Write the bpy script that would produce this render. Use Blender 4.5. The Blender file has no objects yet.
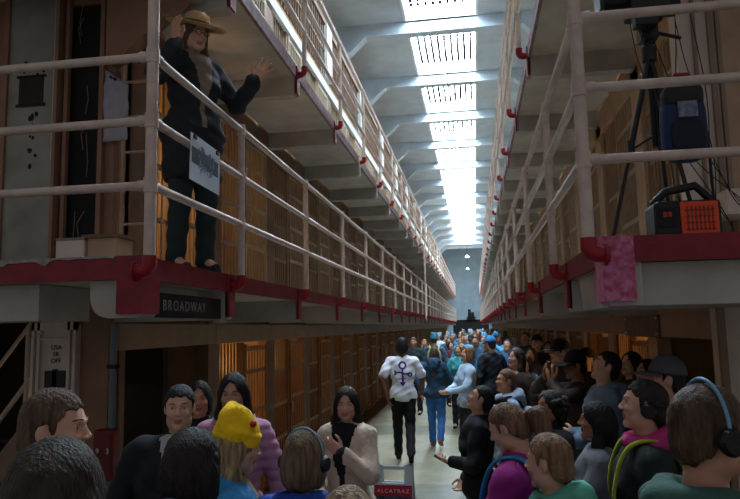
import bpy, math, random
import numpy as np
from math import pi, sin, cos, radians
from mathutils import Vector, Matrix, Euler
random.seed(7)
SC = bpy.context.scene
COL = SC.collection

# ------------------------------------------------------------------ materials
def lin(c):
    return tuple(((x/12.92) if x <= .04045 else ((x+.055)/1.055)**2.4) for x in c)
def rgb(h):
    h = h.lstrip('#')
    return tuple(int(h[i:i+2], 16)/255 for i in (0, 2, 4))
MATS = {}
def mat(name, col, rough=.7, metal=0, noise=.15, scale=8, bump=.1, bscale=None, col2=None, emit=0, spec=.4, stretch=None, sheen=0):
    """procedural principled material: colour mottled by noise plus a fine bump"""
    if name in MATS: return MATS[name]
    m = bpy.data.materials.new(name); m.use_nodes = True
    nt = m.node_tree; N = nt.nodes; Lk = nt.links
    b = N['Principled BSDF']
    c = lin(rgb(col)) if isinstance(col, str) else col
    tc = N.new('ShaderNodeTexCoord'); mp = N.new('ShaderNodeMapping')
    Lk.new(tc.outputs['Object'], mp.inputs[0])
    if stretch: mp.inputs['Scale'].default_value = stretch
    nz = N.new('ShaderNodeTexNoise'); nz.inputs['Scale'].default_value = scale; nz.inputs['Detail'].default_value = 5
    Lk.new(mp.outputs[0], nz.inputs['Vector'])
    rp = N.new('ShaderNodeValToRGB')
    if col2 is not None:
        d = lin(rgb(col2)) if isinstance(col2, str) else col2
        e = c
    else:
        d = tuple(x*(1-noise) for x in c); e = tuple(min(1, x*(1+noise)) for x in c)
    rp.color_ramp.elements[0].position = .35; rp.color_ramp.elements[1].position = .65
    rp.color_ramp.elements[0].color = (*d, 1); rp.color_ramp.elements[1].color = (*e, 1)
    Lk.new(nz.outputs['Fac'], rp.inputs[0]); Lk.new(rp.outputs[0], b.inputs['Base Color'])
    b.inputs['Roughness'].default_value = rough; b.inputs['Metallic'].default_value = metal
    b.inputs['Specular IOR Level'].default_value = spec
    if sheen: b.inputs['Sheen Weight'].default_value = sheen
    if bump:
        n2 = N.new('ShaderNodeTexNoise'); n2.inputs['Scale'].default_value = bscale or scale*6; n2.inputs['Detail'].default_value = 3
        Lk.new(mp.outputs[0], n2.inputs['Vector'])
        bp = N.new('ShaderNodeBump'); bp.inputs['Strength'].default_value = bump; bp.inputs['Distance'].default_value = .01
        Lk.new(n2.outputs['Fac'], bp.inputs['Height']); Lk.new(bp.outputs[0], b.inputs['Normal'])
    if emit:
        b.inputs['Emission Color'].default_value = (*c, 1); b.inputs['Emission Strength'].default_value = emit
    MATS[name] = m
    return m

# ------------------------------------------------------------------ objects
def link(o, parent=None):
    COL.objects.link(o)
    if parent is not None: o.parent = parent
    return o
def tag(o, label, cat, group=None):
    o['label'] = label; o['category'] = cat
    if group: o['group'] = group
    return o
def thing(name, label, cat, loc=(0, 0, 0), rz=0, group=None):
    o = bpy.data.objects.new(name, None); o.empty_display_size = .1
    link(o); o.location = loc; o.rotation_euler = (0, 0, rz)
    return tag(o, label, cat, group)
def copy_tree(o, parent=None):
    c = o.copy(); link(c)
    if parent is not None: c.parent = parent
    for ch in list(o.children): copy_tree(ch, c)
    return c

class MB:
    """collects shapes of ONE part"""
    def __init__(s): s.v = []; s.f = []; s.sm = []; s.mi = []
    def add(s, vs, fs, smooth=False, mi=0):
        n = len(s.v); s.v += [tuple(map(float, v)) for v in vs]
        for f in fs: s.f.append(tuple(i+n for i in f)); s.sm.append(smooth); s.mi.append(mi)
        return s
    def box(s, a, b, mi=0, M=None):
        x0, y0, z0 = a; x1, y1, z1 = b
        x0, x1 = min(x0, x1), max(x0, x1); y0, y1 = min(y0, y1), max(y0, y1); z0, z1 = min(z0, z1), max(z0, z1)
        vs = [(x0,y0,z0),(x1,y0,z0),(x1,y1,z0),(x0,y1,z0),(x0,y0,z1),(x1,y0,z1),(x1,y1,z1),(x0,y1,z1)]
        if M is not None: vs = [tuple(M @ Vector(v)) for v in vs]
        return s.add(vs, [(0,3,2,1),(4,5,6,7),(0,1,5,4),(1,2,6,5),(2,3,7,6),(3,0,4,7)], False, mi)
    def prism(s, poly, axis, h0, h1, mi=0, M=None):
        """poly: 2D points; axis 0: (y,z) extruded along x; 1: (x,z) along y; 2: (x,y) along z"""
        def P(p, h):
            return (h, p[0], p[1]) if axis == 0 else (p[0], h, p[1]) if axis == 1 else (p[0], p[1], h)
        n = len(poly); vs = [P(p, h0) for p in poly]+[P(p, h1) for p in poly]
        if M is not None: vs = [tuple(M @ Vector(v)) for v in vs]
        fs = [tuple(range(n)), tuple(range(2*n-1, n-1, -1))]+[(i, i+n, (i+1) % n+n, (i+1) % n) for i in range(n)]
        return s.add(vs, fs, False, mi)
    def tube(s, pts, r, n=10, cap=True, mi=0, smooth=True):
        pts = [Vector(p) for p in pts]; m = len(pts)
        rs = r if isinstance(r, (list, tuple)) else [r]*m
        T = []
        for i in range(m):
            a = pts[max(i-1, 0)]; b = pts[min(i+1, m-1)]; t = (b-a)
            T.append(t.normalized() if t.length > 1e-9 else Vector((0, 0, 1)))
        u = T[0].orthogonal().normalized(); vs = []
        for i in range(m):
            u = (u-T[i]*u.dot(T[i]))
            u = u.normalized() if u.length > 1e-6 else T[i].orthogonal().normalized()
            w = T[i].cross(u)
            for k in range(n):
                a = 2*pi*k/n+pi/n
                vs.append(pts[i]+(u*cos(a)+w*sin(a))*rs[i])
        fs = []
        for i in range(m-1):
            for k in range(n):
                fs.append((i*n+k, i*n+(k+1) % n, (i+1)*n+(k+1) % n, (i+1)*n+k))
        s.add(vs, fs, smooth, mi)
        if cap:
            s.add(vs[:n], [tuple(range(n-1, -1, -1))], False, mi); s.add(vs[-n:], [tuple(range(n))], False, mi)
        return s
    def ball(s, c, r, n=12, m=8, mi=0):
        r = r if isinstance(r, (tuple, list)) else (r, r, r)
        vs = []; fs = []
        for j in range(m+1):
            th = pi*j/m
            for i in range(n):
                ph = 2*pi*i/n
                vs.append((c[0]+r[0]*sin(th)*cos(ph), c[1]+r[1]*sin(th)*sin(ph), c[2]+r[2]*cos(th)))
        for j in range(m):
            for i in range(n):
                fs.append((j*n+i, (j+1)*n+i, (j+1)*n+(i+1) % n, j*n+(i+1) % n))
        return s.add(vs, fs, True, mi)
    def lathe(s, prof, c=(0, 0, 0), n=20, mi=0, M=None):
        vs = []; fs = []; m = len(prof)
        for (r, z) in prof:
            for i in range(n):
                a = 2*pi*i/n; vs.append(Vector((c[0]+r*cos(a), c[1]+r*sin(a), c[2]+z)))
        if M is not None: vs = [M @ v for v in vs]
        for j in range(m-1):
            for i in range(n): fs.append((j*n+i, j*n+(i+1) % n, (j+1)*n+(i+1) % n, (j+1)*n+i))
        return s.add(vs, fs, True, mi)
    def build(s, name, m, parent=None, loc=None, bevel=0):
        me = bpy.data.meshes.new(name); me.from_pydata(s.v, [], s.f)
        for mm in (m if isinstance(m, (list, tuple)) else [m]): me.materials.append(mm)
        me.polygons.foreach_set('use_smooth', s.sm); me.polygons.foreach_set('material_index', s.mi)
        me.update()
        o = bpy.data.objects.new(name, me); link(o, parent)
        if loc: o.location = loc
        if bevel:
            bv = o.modifiers.new('bevel', 'BEVEL'); bv.width = bevel; bv.segments = 2; bv.limit_method = 'ANGLE'
        return o
def struct(o): o['kind'] = 'structure'; return o

def text(name, s, size, m, M, parent=None, depth=.002, spacing=1.0, align='CENTER'):
    cu = bpy.data.curves.new(name, 'FONT'); cu.body = s; cu.size = size; cu.extrude = depth
    cu.align_x = align; cu.align_y = 'CENTER'; cu.space_character = spacing
    o = bpy.data.objects.new(name+'_c', cu); COL.objects.link(o)
    dg = bpy.context.evaluated_depsgraph_get()
    me = bpy.data.meshes.new_from_object(o.evaluated_get(dg))
    bpy.data.objects.remove(o); bpy.data.curves.remove(cu)
    me.transform(M); me.materials.clear(); me.materials.append(m); me.name = name
    r = bpy.data.objects.new(name, me); link(r, parent)
    return r
def frame(origin, xdir, ydir):
    x = Vector(xdir).normalized(); y = Vector(ydir).normalized(); z = x.cross(y)
    M = Matrix((x, y, z)).transposed().to_4x4(); M.translation = Vector(origin)
    return M
# ------------------------------------------------------------------ camera
f_px = 657.0
cam = bpy.data.cameras.new('camera'); co = bpy.data.objects.new('camera', cam); link(co); SC.camera = co
cam.sensor_width = 36; cam.lens = f_px/740*36; cam.clip_end = 300
co.location = (0, 0, 2.0)
yaw, pit, roll = .1548, .1186, -.0214
co.rotation_euler = (Matrix.Rotation(yaw, 3, 'Z') @ Matrix.Rotation(pi/2+pit, 3, 'X') @ Matrix.Rotation(roll, 3, 'Z')).to_euler()

# ------------------------------------------------------------------ palette
M_SLAB = mat('concrete_slab_paint', '#a8a49c', .75, noise=.12, scale=3)
M_SOFF = mat('soffit_paint', '#b9b2a5', .75, noise=.12, scale=3)
M_RED = mat('red_fascia_paint', '#741322', .55, noise=.2, scale=9, bump=.2)
M_PINK = mat('worn_pink_paint', '#a83a62', .6, col2='#c3799a', scale=30, bump=.3)
M_RAIL = mat('rail_paint', '#bfaea4', .42, noise=.12, scale=14, bump=.15)
M_FADE = mat('faded_pink_edge_paint', '#7c5f66', .65, col2='#8f7f82', scale=12, bump=.2)
M_REDF = mat('red_fitting_paint', '#8c0f1e', .45, noise=.15, scale=20)
M_BROWN = mat('brown_wall_paint', '#6f5542', .65, noise=.12, scale=5, bump=.15)
M_TAN = mat('tan_wall_paint', '#a98d72', .65, noise=.1, scale=5, bump=.15)
M_LINT = mat('lintel_paint', '#8b7464', .65, noise=.1, scale=5, bump=.15)
M_BARS1 = mat('brown_bar_paint', '#8b6038', .5, noise=.12, scale=6)
M_BARS = mat('beige_bar_paint', '#8d7962', .5, noise=.12, scale=6)
M_DOORF = mat('tan_door_bar_paint', '#98866f', .5, noise=.12, scale=6)
M_CELL = mat('cell_interior_paint', '#9a7a50', .8, noise=.15, scale=4)
M_ROOF = mat('roof_grey_paint', '#b3c3cf', .75, noise=.08, scale=2)
M_BEAM = mat('beam_grey_paint', '#b6c6d2', .75, noise=.08, scale=2)
M_WHITE = mat('white_paint', '#c9cdcc', .6, noise=.06, scale=5)
M_CREAM = mat('cream_paint', '#cbbdb2', .6, noise=.08, scale=5)
M_GREYW = mat('end_wall_paint', '#7f929b', .7, noise=.08, scale=1.5)
M_DARK = mat('void_shade_and_chip_black', '#141211', .8, noise=.3, scale=5)  # near-black that puts recess shade into the colour; also used for door chips
M_BLACK = mat('black_plastic', '#0d0d10', .5, noise=.2, scale=20)
M_GUN = mat('dark_metal', '#1c1d22', .35, metal=.7, noise=.2, scale=20)
M_DIRT = mat('floor_edge_paint', '#4a2c1e', .55, noise=.25, scale=5)

def floor_mat():
    m = bpy.data.materials.new('polished_concrete_floor'); m.use_nodes = True
    nt = m.node_tree; N = nt.nodes; Lk = nt.links; b = N['Principled BSDF']
    tc = N.new('ShaderNodeTexCoord')
    nz = N.new('ShaderNodeTexNoise'); nz.inputs['Scale'].default_value = 1.3; nz.inputs['Detail'].default_value = 8
    Lk.new(tc.outputs['Object'], nz.inputs['Vector'])
    rp = N.new('ShaderNodeValToRGB'); rp.color_ramp.elements[0].position = .3; rp.color_ramp.elements[1].position = .7
    rp.color_ramp.elements[0].color = (*lin(rgb('#77735c')), 1); rp.color_ramp.elements[1].color = (*lin(rgb('#98937a')), 1)
    Lk.new(nz.outputs['Fac'], rp.inputs[0])
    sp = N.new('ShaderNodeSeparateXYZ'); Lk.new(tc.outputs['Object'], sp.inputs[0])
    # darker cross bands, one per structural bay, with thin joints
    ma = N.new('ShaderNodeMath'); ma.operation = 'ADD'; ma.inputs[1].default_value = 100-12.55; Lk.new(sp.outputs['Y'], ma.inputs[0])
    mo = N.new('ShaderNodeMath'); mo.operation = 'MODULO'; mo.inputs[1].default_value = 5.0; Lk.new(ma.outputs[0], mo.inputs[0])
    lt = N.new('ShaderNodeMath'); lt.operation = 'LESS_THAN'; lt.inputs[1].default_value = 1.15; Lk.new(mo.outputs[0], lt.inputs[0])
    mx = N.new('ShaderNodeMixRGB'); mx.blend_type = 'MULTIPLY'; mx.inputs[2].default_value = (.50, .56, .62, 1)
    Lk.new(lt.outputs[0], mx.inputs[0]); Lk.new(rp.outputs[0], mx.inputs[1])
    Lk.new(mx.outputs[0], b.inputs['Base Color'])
    n2 = N.new('ShaderNodeTexNoise'); n2.inputs['Scale'].default_value = 6; Lk.new(tc.outputs['Object'], n2.inputs['Vector'])
    r2 = N.new('ShaderNodeMapRange'); r2.inputs['To Min'].default_value = .25; r2.inputs['To Max'].default_value = .5
    Lk.new(n2.outputs['Fac'], r2.inputs[0]); Lk.new(r2.outputs[0], b.inputs['Roughness'])
    return m
M_FLOOR = floor_mat()

Y0 = 3.2; BAY = 1.9; NB = 31; P0 = 4.58; YE = P0+BAY*(NB-1)+.9   # gallery end
YW = 68.0
posts = [P0+BAY*k for k in range(NB)]
LW, RW = -2.65, 1.62          # cell front planes
LR, RR = -1.67, .545          # railing planes
LS, RS = -1.75, .625          # slab faces
Z2, Z3 = 2.40, 4.75

# ------------------------------------------------------------------ floor, end wall, roof
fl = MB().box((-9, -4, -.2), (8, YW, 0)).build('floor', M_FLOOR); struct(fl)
e = MB().box((LW, 4.6, 0), (LW+.3, YW, .012)).box((RW-.3, 4.6, 0), (RW, YW, .012)).build('trim_1', M_DIRT); struct(e)
ew = MB()
ew.box((-9, YW, 2.6), (8, YW+.2, 10.4))
for z in np.arange(3.0, 9.6, .8): ew.box((-4, YW-.03, z), (4, YW, z+.08))
ew.box((-9, YW, 0), (-2.2, YW+.2, 2.6)); ew.box((1.4, YW, 0), (8, YW+.2, 2.6))
struct(ew.build('wall_far', M_GREYW))
struct(MB().box((-2.2, YW+.1, 0), (1.4, YW+.2, 2.6)).build('door_1', M_DARK))

SX0, SX1 = -1.46, .34
beams = [5.1+3.8*k for k in range(16)]     # 5.1 ... 58.3
rf = MB()
rf.box((-9, 1.0, 9.95), (SX0, YW, 10.5)); rf.box((SX1, 1.0, 9.95), (8, YW, 10.5))
rf.box((SX0, 1.0, 9.95), (SX1, beams[0], 10.5)); rf.box((SX0, beams[-1], 9.95), (SX1, YW, 10.5))
struct(rf.build('ceiling', M_ROOF))
BM = MB()
for y in beams+[beams[-1]+3.3]:
    hw = .15
    poly = [(-2.55, 9.62), (1.5, 9.62), (3.0, 8.2), (3.0, 9.97), (-4.1, 9.97), (-4.1, 8.2)]
    BM.prism([(x, z) for x, z in poly], 1, y-hw, y+hw)
    BM.box((SX0, y-hw, 9.9), (SX1, y+hw, 10.5))
struct(BM.build('trim_2', M_BEAM))
# roof lights: a glazed lay light in a shallow well between each pair of beams
M_GLASS = mat('sky_lit_glass', (.74, .88, 1.0), .3, noise=0, bump=0, emit=42.0)
M_WELL = mat('well_white_paint', '#dde3e6', .7, noise=.03, scale=2)
for k in range(len(beams)-1):
    a, b = beams[k]+.15, beams[k+1]-.15
    w = MB(); zt = 10.42
    t = .05
    w.box((SX0-t, a, 9.93), (SX0+.012, b, zt)); w.box((SX1-.012, a, 9.93), (SX1+t, b, zt))
    w.box((SX0-t, b-.02, 9.95), (SX1+t, b, zt)); w.box((SX0-t, a, 9.95), (SX1+t, a+.02, zt))
    o = struct(w.build('window_%d' % (k+1), M_WELL))
    g = MB().box((SX0, a, zt-.06), (SX1, b, zt)).build('skylight_glass', M_GLASS, o)
    d = MB()
    if k < 9:
        for i in range(9):
            x = SX0+(SX1-SX0)*(i+.75)/9.5
            for yy in np.arange(a+.1, b-.05, .19):
                d.box((x-.045, yy, zt-.09), (x+.045, yy+.13, zt-.065))
            d.box((x-.005, a+.02, zt-.09), (x+.005, b-.02, zt-.07))
        d.build('wired_glazing_bars', mat('glazing_bar_black', '#060606', 1, noise=0, bump=0, spec=0), o)

# ------------------------------------------------------------------ cell blocks
def block(side):
    s = -1 if side == 'left' else 1
    W = LW if s < 0 else RW
    X = lambda d: W+s*d            # d = depth into the block
    YS = 4.5
    w = MB(); c = MB(); li = MB()
    w.box((X(0), YS, 0), (X(.35), YS+.14, Z2-.25))          # corner pier, lowest tier
    w.box((X(0), YS, Z2), (X(.25), YS+.5, 4.45))
    w.box((X(0), YS, Z3+.1), (X(.25), YS+.5, 6.45))
    for k in range(NB):
        y = posts[k]+.0
        for z0, z1 in ((0, Z2-.3), (Z2, 4.45), (Z3+.02, 6.45)):
            w.box((X(0), y-.15 if not (k == 0) else YS, z0), (X(.12), y+.15, z1))
            if not (k == 0 and z0 == 0 and s < 0): c.box((X(.12), y-.05, z0), (X(2.0), y+.05, z1))
    # lintel panels and heads
    for k in range(NB):
        y = posts[k]
        li.box((X(-.02), y+.01, 1.87), (X(.1), y+BAY-.01, 2.07))
    li.box((X(-.02), YS, 1.87), (X(.1), P0-.01, 2.07))
    w.box((X(.02), YS, 2.07), (X(.14), YW, 2.2))
    w.box((X(-.0), YS, 4.3), (X(.14), YW, 4.6))
    w.box((X(.0), YS, 7.9), (X(.12), YW, 8.25))
    # end of block
    c.box((X(2.0), YS, 0), (X(2.12), YW, 8.2))
    c.box((X(.1), YS, Z2-.12), (X(2.0), YW, Z2)); c.box((X(.1), YS, 4.6), (X(2.0), YW, Z3)); c.box((X(.1), YS, 6.85), (X(2.0), YW, 6.95))
    c.box((X(.2), YS, 8.15), (X(2.0), YW, 8.25))
    nm = 'wall_'+side
    o = struct(w.build(nm, M_TAN if s > 0 else M_BROWN)); o['label'] = side+' cell block piers and heads'
    p = c.build('cell_interior', M_CELL, o); li.build('lintel_panels', M_LINT, o)
    wb = MB().box((X(-.02), YS, 6.52), (X(.12), YW, 6.68)).build('white_top_beam', M_WHITE, o)
    # pale pilasters and brown screen bars above the top tier
    pl = MB(); br = MB()
    for k in range(0, NB, 2):
        pl.box((X(-.03), posts[k]-.22, 6.85), (X(.12), posts[k]+.22, 7.95))
    for y in np.arange(YS+.1, posts[-1], .16): br.tube([(X(.04), y, 6.85), (X(.04), y, 7.95)], .014, 5, False)
    br.box((X(.02), YS, 7.35), (X(.06), YW, 7.39))
    pl.build('pale_pilasters', M_WHITE, o); br.build('screen_bars', M_BROWN, o)
block('left'); block('right')

ORD = ['first', 'second', 'third', 'fourth', 'fifth', 'sixth', 'seventh', 'eighth', 'ninth', 'tenth', 'eleventh', 'twelfth', 'thirteenth', 'fourteenth', 'fifteenth', 'sixteenth', 'seventeenth', 'eighteenth', 'nineteenth', 'twentieth', 'twenty-first', 'twenty-second', 'twenty-third', 'twenty-fourth', 'twenty-fifth', 'twenty-sixth', 'twenty-seventh', 'twenty-eighth', 'twenty-ninth', 'thirtieth', 'thirty-first']
def cell_front(h, mfix, mdoor, n=6):
    """origin at bay start on the floor; bay runs along +y; front plane x=0; +x is out to the aisle"""
    t = thing('cell_front', '', 'cell front')
    g = MB(); yA, yB = .15, .93
    for i in range(8):
        y = yA+.06+(yB-yA-.1)*i/7; g.tube([(-.05, y, .02), (-.05, y, h)], .013, n, False)
    for z in (.06, h*.28, h*.52, h*.76): g.box((-.062, yA, z), (-.038, yB, z+.045))
    g.box((-.08, yB-.05, 0), (-.02, yB, h)); g.box((-.08, yA, 0), (-.02, yA+.04, h))
    g.build('fixed_bar_grille', mfix, t)
    d = MB(); yA, yB = .95, 1.75
    for i in range(8):
        y = yA+.05+(yB-yA-.1)*i/7; d.tube([(-.02, y, .04), (-.02, y, h-.04)], .013, n, False)
    for z in (.04, h*.3, h*.55, h*.8, h-.1): d.box((-.032, yA, z), (-.008, yB, z+.045))
    d.box((-.04, yA, .03), (.0, yA+.04, h-.02)); d.box((-.04, yB-.04, .03), (.0, yB, h-.02))
    dd = d.build('sliding_barred_door', mdoor, t)
    MB().box((-.03, yA-.03, h*.44), (.02, yA+.08, h*.52)).build('lock_plate', mdoor, dd)
    return t
TN = {1: 'ground floor', 2: 'second tier', 3: 'top tier'}
protoA = cell_front(1.86, M_BARS1, M_BARS1); protoB = cell_front(1.97, M_BARS, M_DOORF); protoC = cell_front(1.75, M_BARS, M_DOORF)
used = set()
def put_cells(side, tier, ks):
    proto = {1: protoA, 2: protoB, 3: protoC}[tier]
    z = {1: 0, 2: Z2, 3: Z3+.02}[tier]
    for k in ks:
        if tier not in used: t = proto; used.add(tier)
        else: t = copy_tree(proto)
        W = LW if side == 'left' else RW
        if side == 'left': t.location = (W, posts[k], z)
        else: t.location = (W, posts[k]+BAY, z); t.rotation_euler = (0, 0, pi)
        tag(t, 'barred %s cell front on the %s side, %s bay from the near corner' % (TN[tier], side, ORD[k]), 'cell front', '%s cell fronts, %s side' % (TN[tier], side))
put_cells('left', 1, range(1, NB-1)); put_cells('right', 1, range(1, 22))
put_cells('left', 2, range(0, NB-1)); put_cells('right', 2, range(0, NB-1))
put_cells('left', 3, range(0, NB-1))

# ------------------------------------------------------------------ galleries
def gallery(side, zt, tname):
    s = -1 if side == 'left' else 1
    W = LW if s < 0 else RW; S = LS if s < 0 else RS
    t = thing('gallery_walkway', '%s concrete walkway with red edge along the %s cell block' % (tname, side), 'walkway', (0, 0, 0), 0, 'cell block galleries')
    end = W+s*3.2
    sl = MB()
    sl.box((S-s*-.01, 3.28, zt-.11), (W, YE, zt)); sl.box((W, 3.28, zt-.11), (end, 4.5, zt))
    sl.build('slab', M_SOFF, t)
    ed = MB()
    ed.box((S, 3.26, zt-.115), (S+s*.03, YE, zt+.01)); ed.box((S, 3.26, zt-.115), (end, 3.29, zt+.01))
    ed.build('red_edge', M_RED if zt < 3 else M_FADE, t)
    d = .32
    for k in range(-1, NB):
        y = 3.37 if k < 0 else posts[k]
        hw = .085 if k < 0 else .055
        b = MB()
        Wd = abs(W-S)
        prof = [(S+s*.005, zt-.11), (S+s*.005, zt-d+.02), (S+s*.02, zt-d), (W if k >= 0 else S+s*.17, zt-d), (W if k >= 0 else S+s*.17, zt-.11)]
        b.prism(prof, 1, y-hw, y+hw)
        nose = MB().box((S-s*.012, y-hw-.03*(k < 0), zt-d+.02), (S+s*(.02 if k >= 0 else .135), y+hw+.002, zt+(.012 if k < 0 else 0)))
        bo = b.build('bracket_beam', M_SLAB, t)
        nose.build('bracket_nose', M_PINK if (k < 0 and s > 0) else (M_RED if (k <= 2 or (s > 0 and k < 4) or zt < 3) else M_SOFF), bo)
    # cross beam at the near end with a rounded haunch
    x0, x1 = S+s*.17, end
    q = [(x0, zt-.115)]
    for i in range(7):
        a = pi/2*i/6; q.append((x0+s*(.07-.07*cos(a)) , zt-d+.07-.07*sin(a)))
    if s < 0:
        q = [(x0, zt-.115), (x0, zt-d), (x0-.02, zt-d)]+[(x0-.02-.13*sin(a_), zt-.115-(d-.115)*cos(a_)**.45) for a_ in [pi/2*i/10 for i in range(1, 10)]]+[(x0-.15, zt-.115)]
        MB().prism(q, 1, 3.31, 4.4).build('near_haunch', M_SLAB, t)
        MB().prism([(x0-.52, zt-.115), (x0-.52, zt-d-.0), (x1, zt-d), (x1, zt-.115)], 1, 3.4, 3.9).build('near_cross_beam', M_SLAB, t)
    else:
        MB().prism([(x0-.12, zt-.115), (x0-.1, zt-d), (x1, zt-d-.01), (x1, zt-.115)], 1, 3.34, 4.4).build('near_cross_beam', M_SLAB, t)
    return t
gl_ = gallery('left', Z2, 'second tier'); gallery('right', Z2, 'second tier')
gallery('left', Z3, 'top tier'); gallery('right', Z3, 'top tier')

rnd = random.Random(4); top_ = []; xs_ = np.linspace(-3.4, -1.9, 60)
poly = [(x, Z2+.014) for x in xs_]+[(x, Z2+.008-(.012+.03*abs(sin(x*9)*sin(x*23+1)))*(1 if x < -2.3 else .35)*rnd.uniform(.5, 1)) for x in xs_[::-1]]
MB().prism(poly, 1, 3.253, 3.262).build('worn_lip', mat('bare_concrete', '#8c8984', .8, noise=.25, scale=20), gl_)
def railing(side, zt, tname):
    s = -1 if side == 'left' else 1
    R = LR if s < 0 else RR; S = LS if s < 0 else RS; W = LW if s < 0 else RW
    t = thing('pipe_railing', '%s three-rail pipe railing with red feet on the %s side' % (tname, side), 'railing', (0, 0, 0), 0, 'gallery pipe railings')
    H3 = [zt+.375, zt+.73, zt+1.09]
    end = W+s*3.0
    for h in H3:
        MB().tube([(R, Y0, h), (R, YE, h)], .024, 10).build('rail', M_RAIL, t)
        MB().tube([(R, Y0, h), (end, Y0, h)], .024, 10).build('rail', M_RAIL, t)
    top = zt+2.35 if False else None
    for k in range(-1, NB):
        y = Y0 if k < 0 else posts[k]
        p = MB(); r = .031 if k < 0 else .025
        n = 12 if k < 6 else 6
        zt2 = H3[2]+(.0 if k >= 0 else 1.2 if zt < 3 else 0)
        p.tube([(R, y, zt-.04), (R, y, zt2)], r, n)
        for h in H3: p.tube([(R, y, h-.04), (R, y, h+.04)], r+.006, n)
        if k < 0:
            for h in H3:
                p.tube([(R, y, h), (R+s*.07, y, h)], .03, n); p.tube([(R, y, h), (R, y+.07, h)], .03, n)
        po = p.build('post', M_RAIL, t)
        e = MB()
        e.tube([(R, y, zt+.0), (R, y, zt-.05), (R+s*.012, y, zt-.072), (R+s*.035, y, zt-.08), (R+s*.09, y, zt-.08)], r+.008, n)
        e.tube([(S-s*.012, y, zt-.08), (S-s*.0, y, zt-.08)], r+.025, n)
        e.build('red_elbow', M_REDF, po)
    return t
railing('left', Z2, 'second tier'); railing('right', Z2, 'second tier')
railing('left', Z3, 'top tier'); railing('right', Z3, 'top tier')
# thin lift rod between the galleries far down the left side
tag(MB().tube([(-1.62, 22.5, 2.2), (-1.62, 22.5, 4.75)], .03, 8).build('pipe_column', M_RAIL), 'thin pale vertical pipe between left galleries partway down the hall', 'pipe')

# ------------------------------------------------------------------ near left end of block
M_PANEL = mat('scuffed_grey_door', '#96958a', .6, col2='#78786f', scale=3, bump=.3)
M_ENDB = mat('end_wall_brown', '#8a6852', .65, noise=.1, scale=4)
EY = 4.46
w = MB()
w.box((-6, EY, Z2), (-3.52, EY+.1, 4.7)); w.box((-2.74, EY, Z2), (LW+.02, EY+.1, 4.62))
w.box((-3.52, EY, 4.55), (-2.74, EY+.1, 4.62))
w.box((-2.9, EY, 0), (LW+.02, EY+.1, Z2-.2))
struct(w.build('wall_left_end', M_ENDB))
struct(MB().box((-3.52, EY+.03, Z2), (-2.74, EY+.06, 4.55)).box((-6, EY+1.2, 0), (-2.8, EY+1.3, 2.2)).build('wall_left_recess_shade', M_DARK))  # flat near-black sheets: deep shade of recess and stair gap put into colour
d = thing('steel_door', 'scuffed grey steel door with dark square hatch on the upper left gallery', 'door', (-3.28, EY-.02, Z2))
MB().box((-.2, -.05, .02), (.2, 0, 2.25)).build('door_leaf', M_PANEL, d, bevel=.004)
MB().box((-.245, -.07, 0), (-.2, .02, 2.28)).box((.2, -.07, 0), (.225, .02, 2.28)).build('door_frame', M_ENDB, d)
MB().box((-.1, -.06, 1.34), (.1, -.045, 1.56)).build('hatch', mat('rust_hatch', '#2a1a14', .7, noise=.4, scale=15), d)
MB().box((-.12, -.065, 1.33), (.12, -.05, 1.35)).box((-.12, -.065, 1.56), (.12, -.05, 1.575)).build('hatch_frame', M_GUN, d)
sp = MB()
rnd = random.Random(3)
for i in range(26):
    cx, cz = rnd.uniform(-.02, .08), rnd.uniform(.85, 1.3); r = rnd.uniform(.004, .018)
    if rnd.random() < .4: cx, cz = rnd.uniform(-.12, .15), rnd.uniform(1.57, 1.68)
    sp.ball((cx, -.0505, cz), (r, .0015, r*rnd.uniform(.6, 1.8)), 7, 4)
sp.build('paint_chips', M_DARK, d)
dc = thing('dangling_wires', 'thin pale wires dangling in the black recess behind the left rails', 'wire', (-2.88, EY, Z2)); rnd = random.Random(8)
for i in range(7):
    x_, z_ = -.1+rnd.uniform(0, .2), rnd.uniform(.1, 1.9)
    MB().tube([(x_, .015, z_), (x_+rnd.uniform(-.03, .03), .01, z_+.12), (x_+rnd.uniform(-.04, .04), .015, z_+rnd.uniform(.2, .4))], .003, 6).build('wire', M_LINT, dc)
MB().tube([(.19, -.06, .9), (.19, -.06, 2.2)], .006, 6).build('edge_strip', M_RAIL, d)
# brown trims beside the recess
tr = MB()
tr.box((-2.735, EY-.05, Z2), (-2.70, EY, 4.6)); tr.box((-2.56, EY-.04, Z2), (-2.53, EY, 4.6)); tr.box((-3.03, EY-.04, Z2), (-3.0, EY, 4.6))
struct(tr.build('trim_3', M_ENDB))
pp = thing('hanging_paper', 'creased white plastic sheet hung on the brown wall behind the left rail', 'sheet', (-2.585, EY-.05, 3.42))
ms = MB(); nx, nz = 8, 12; vs = []; fs = []
for j in range(nz+1):
    for i in range(nx+1):
        x = -.10+.2*i/nx; z = .56*j/nz - .14*(i/nx)*(j/nz)
        vs.append((x, -.012+.008*sin(i*1.3+j*.7)+.006*sin(j*1.9), z))
for j in range(nz):
    for i in range(nx): fs.append((j*(nx+1)+i, j*(nx+1)+i+1, (j+1)*(nx+1)+i+1, (j+1)*(nx+1)+i))
so = ms.add(vs, fs, True).build('plastic_sheet', mat('white_plastic_sheet', '#9b98a0', .35, noise=.1, scale=10), pp)
md = so.modifiers.new('thick', 'SOLIDIFY'); md.thickness = .003
MB().tube([(-.04, -.03, .49), (-.04, -.01, .49)], .011, 8).tube([(-.01, -.03, .475), (-.01, -.01, .475)], .011, 8).build('pin', M_BLACK, pp)
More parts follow.
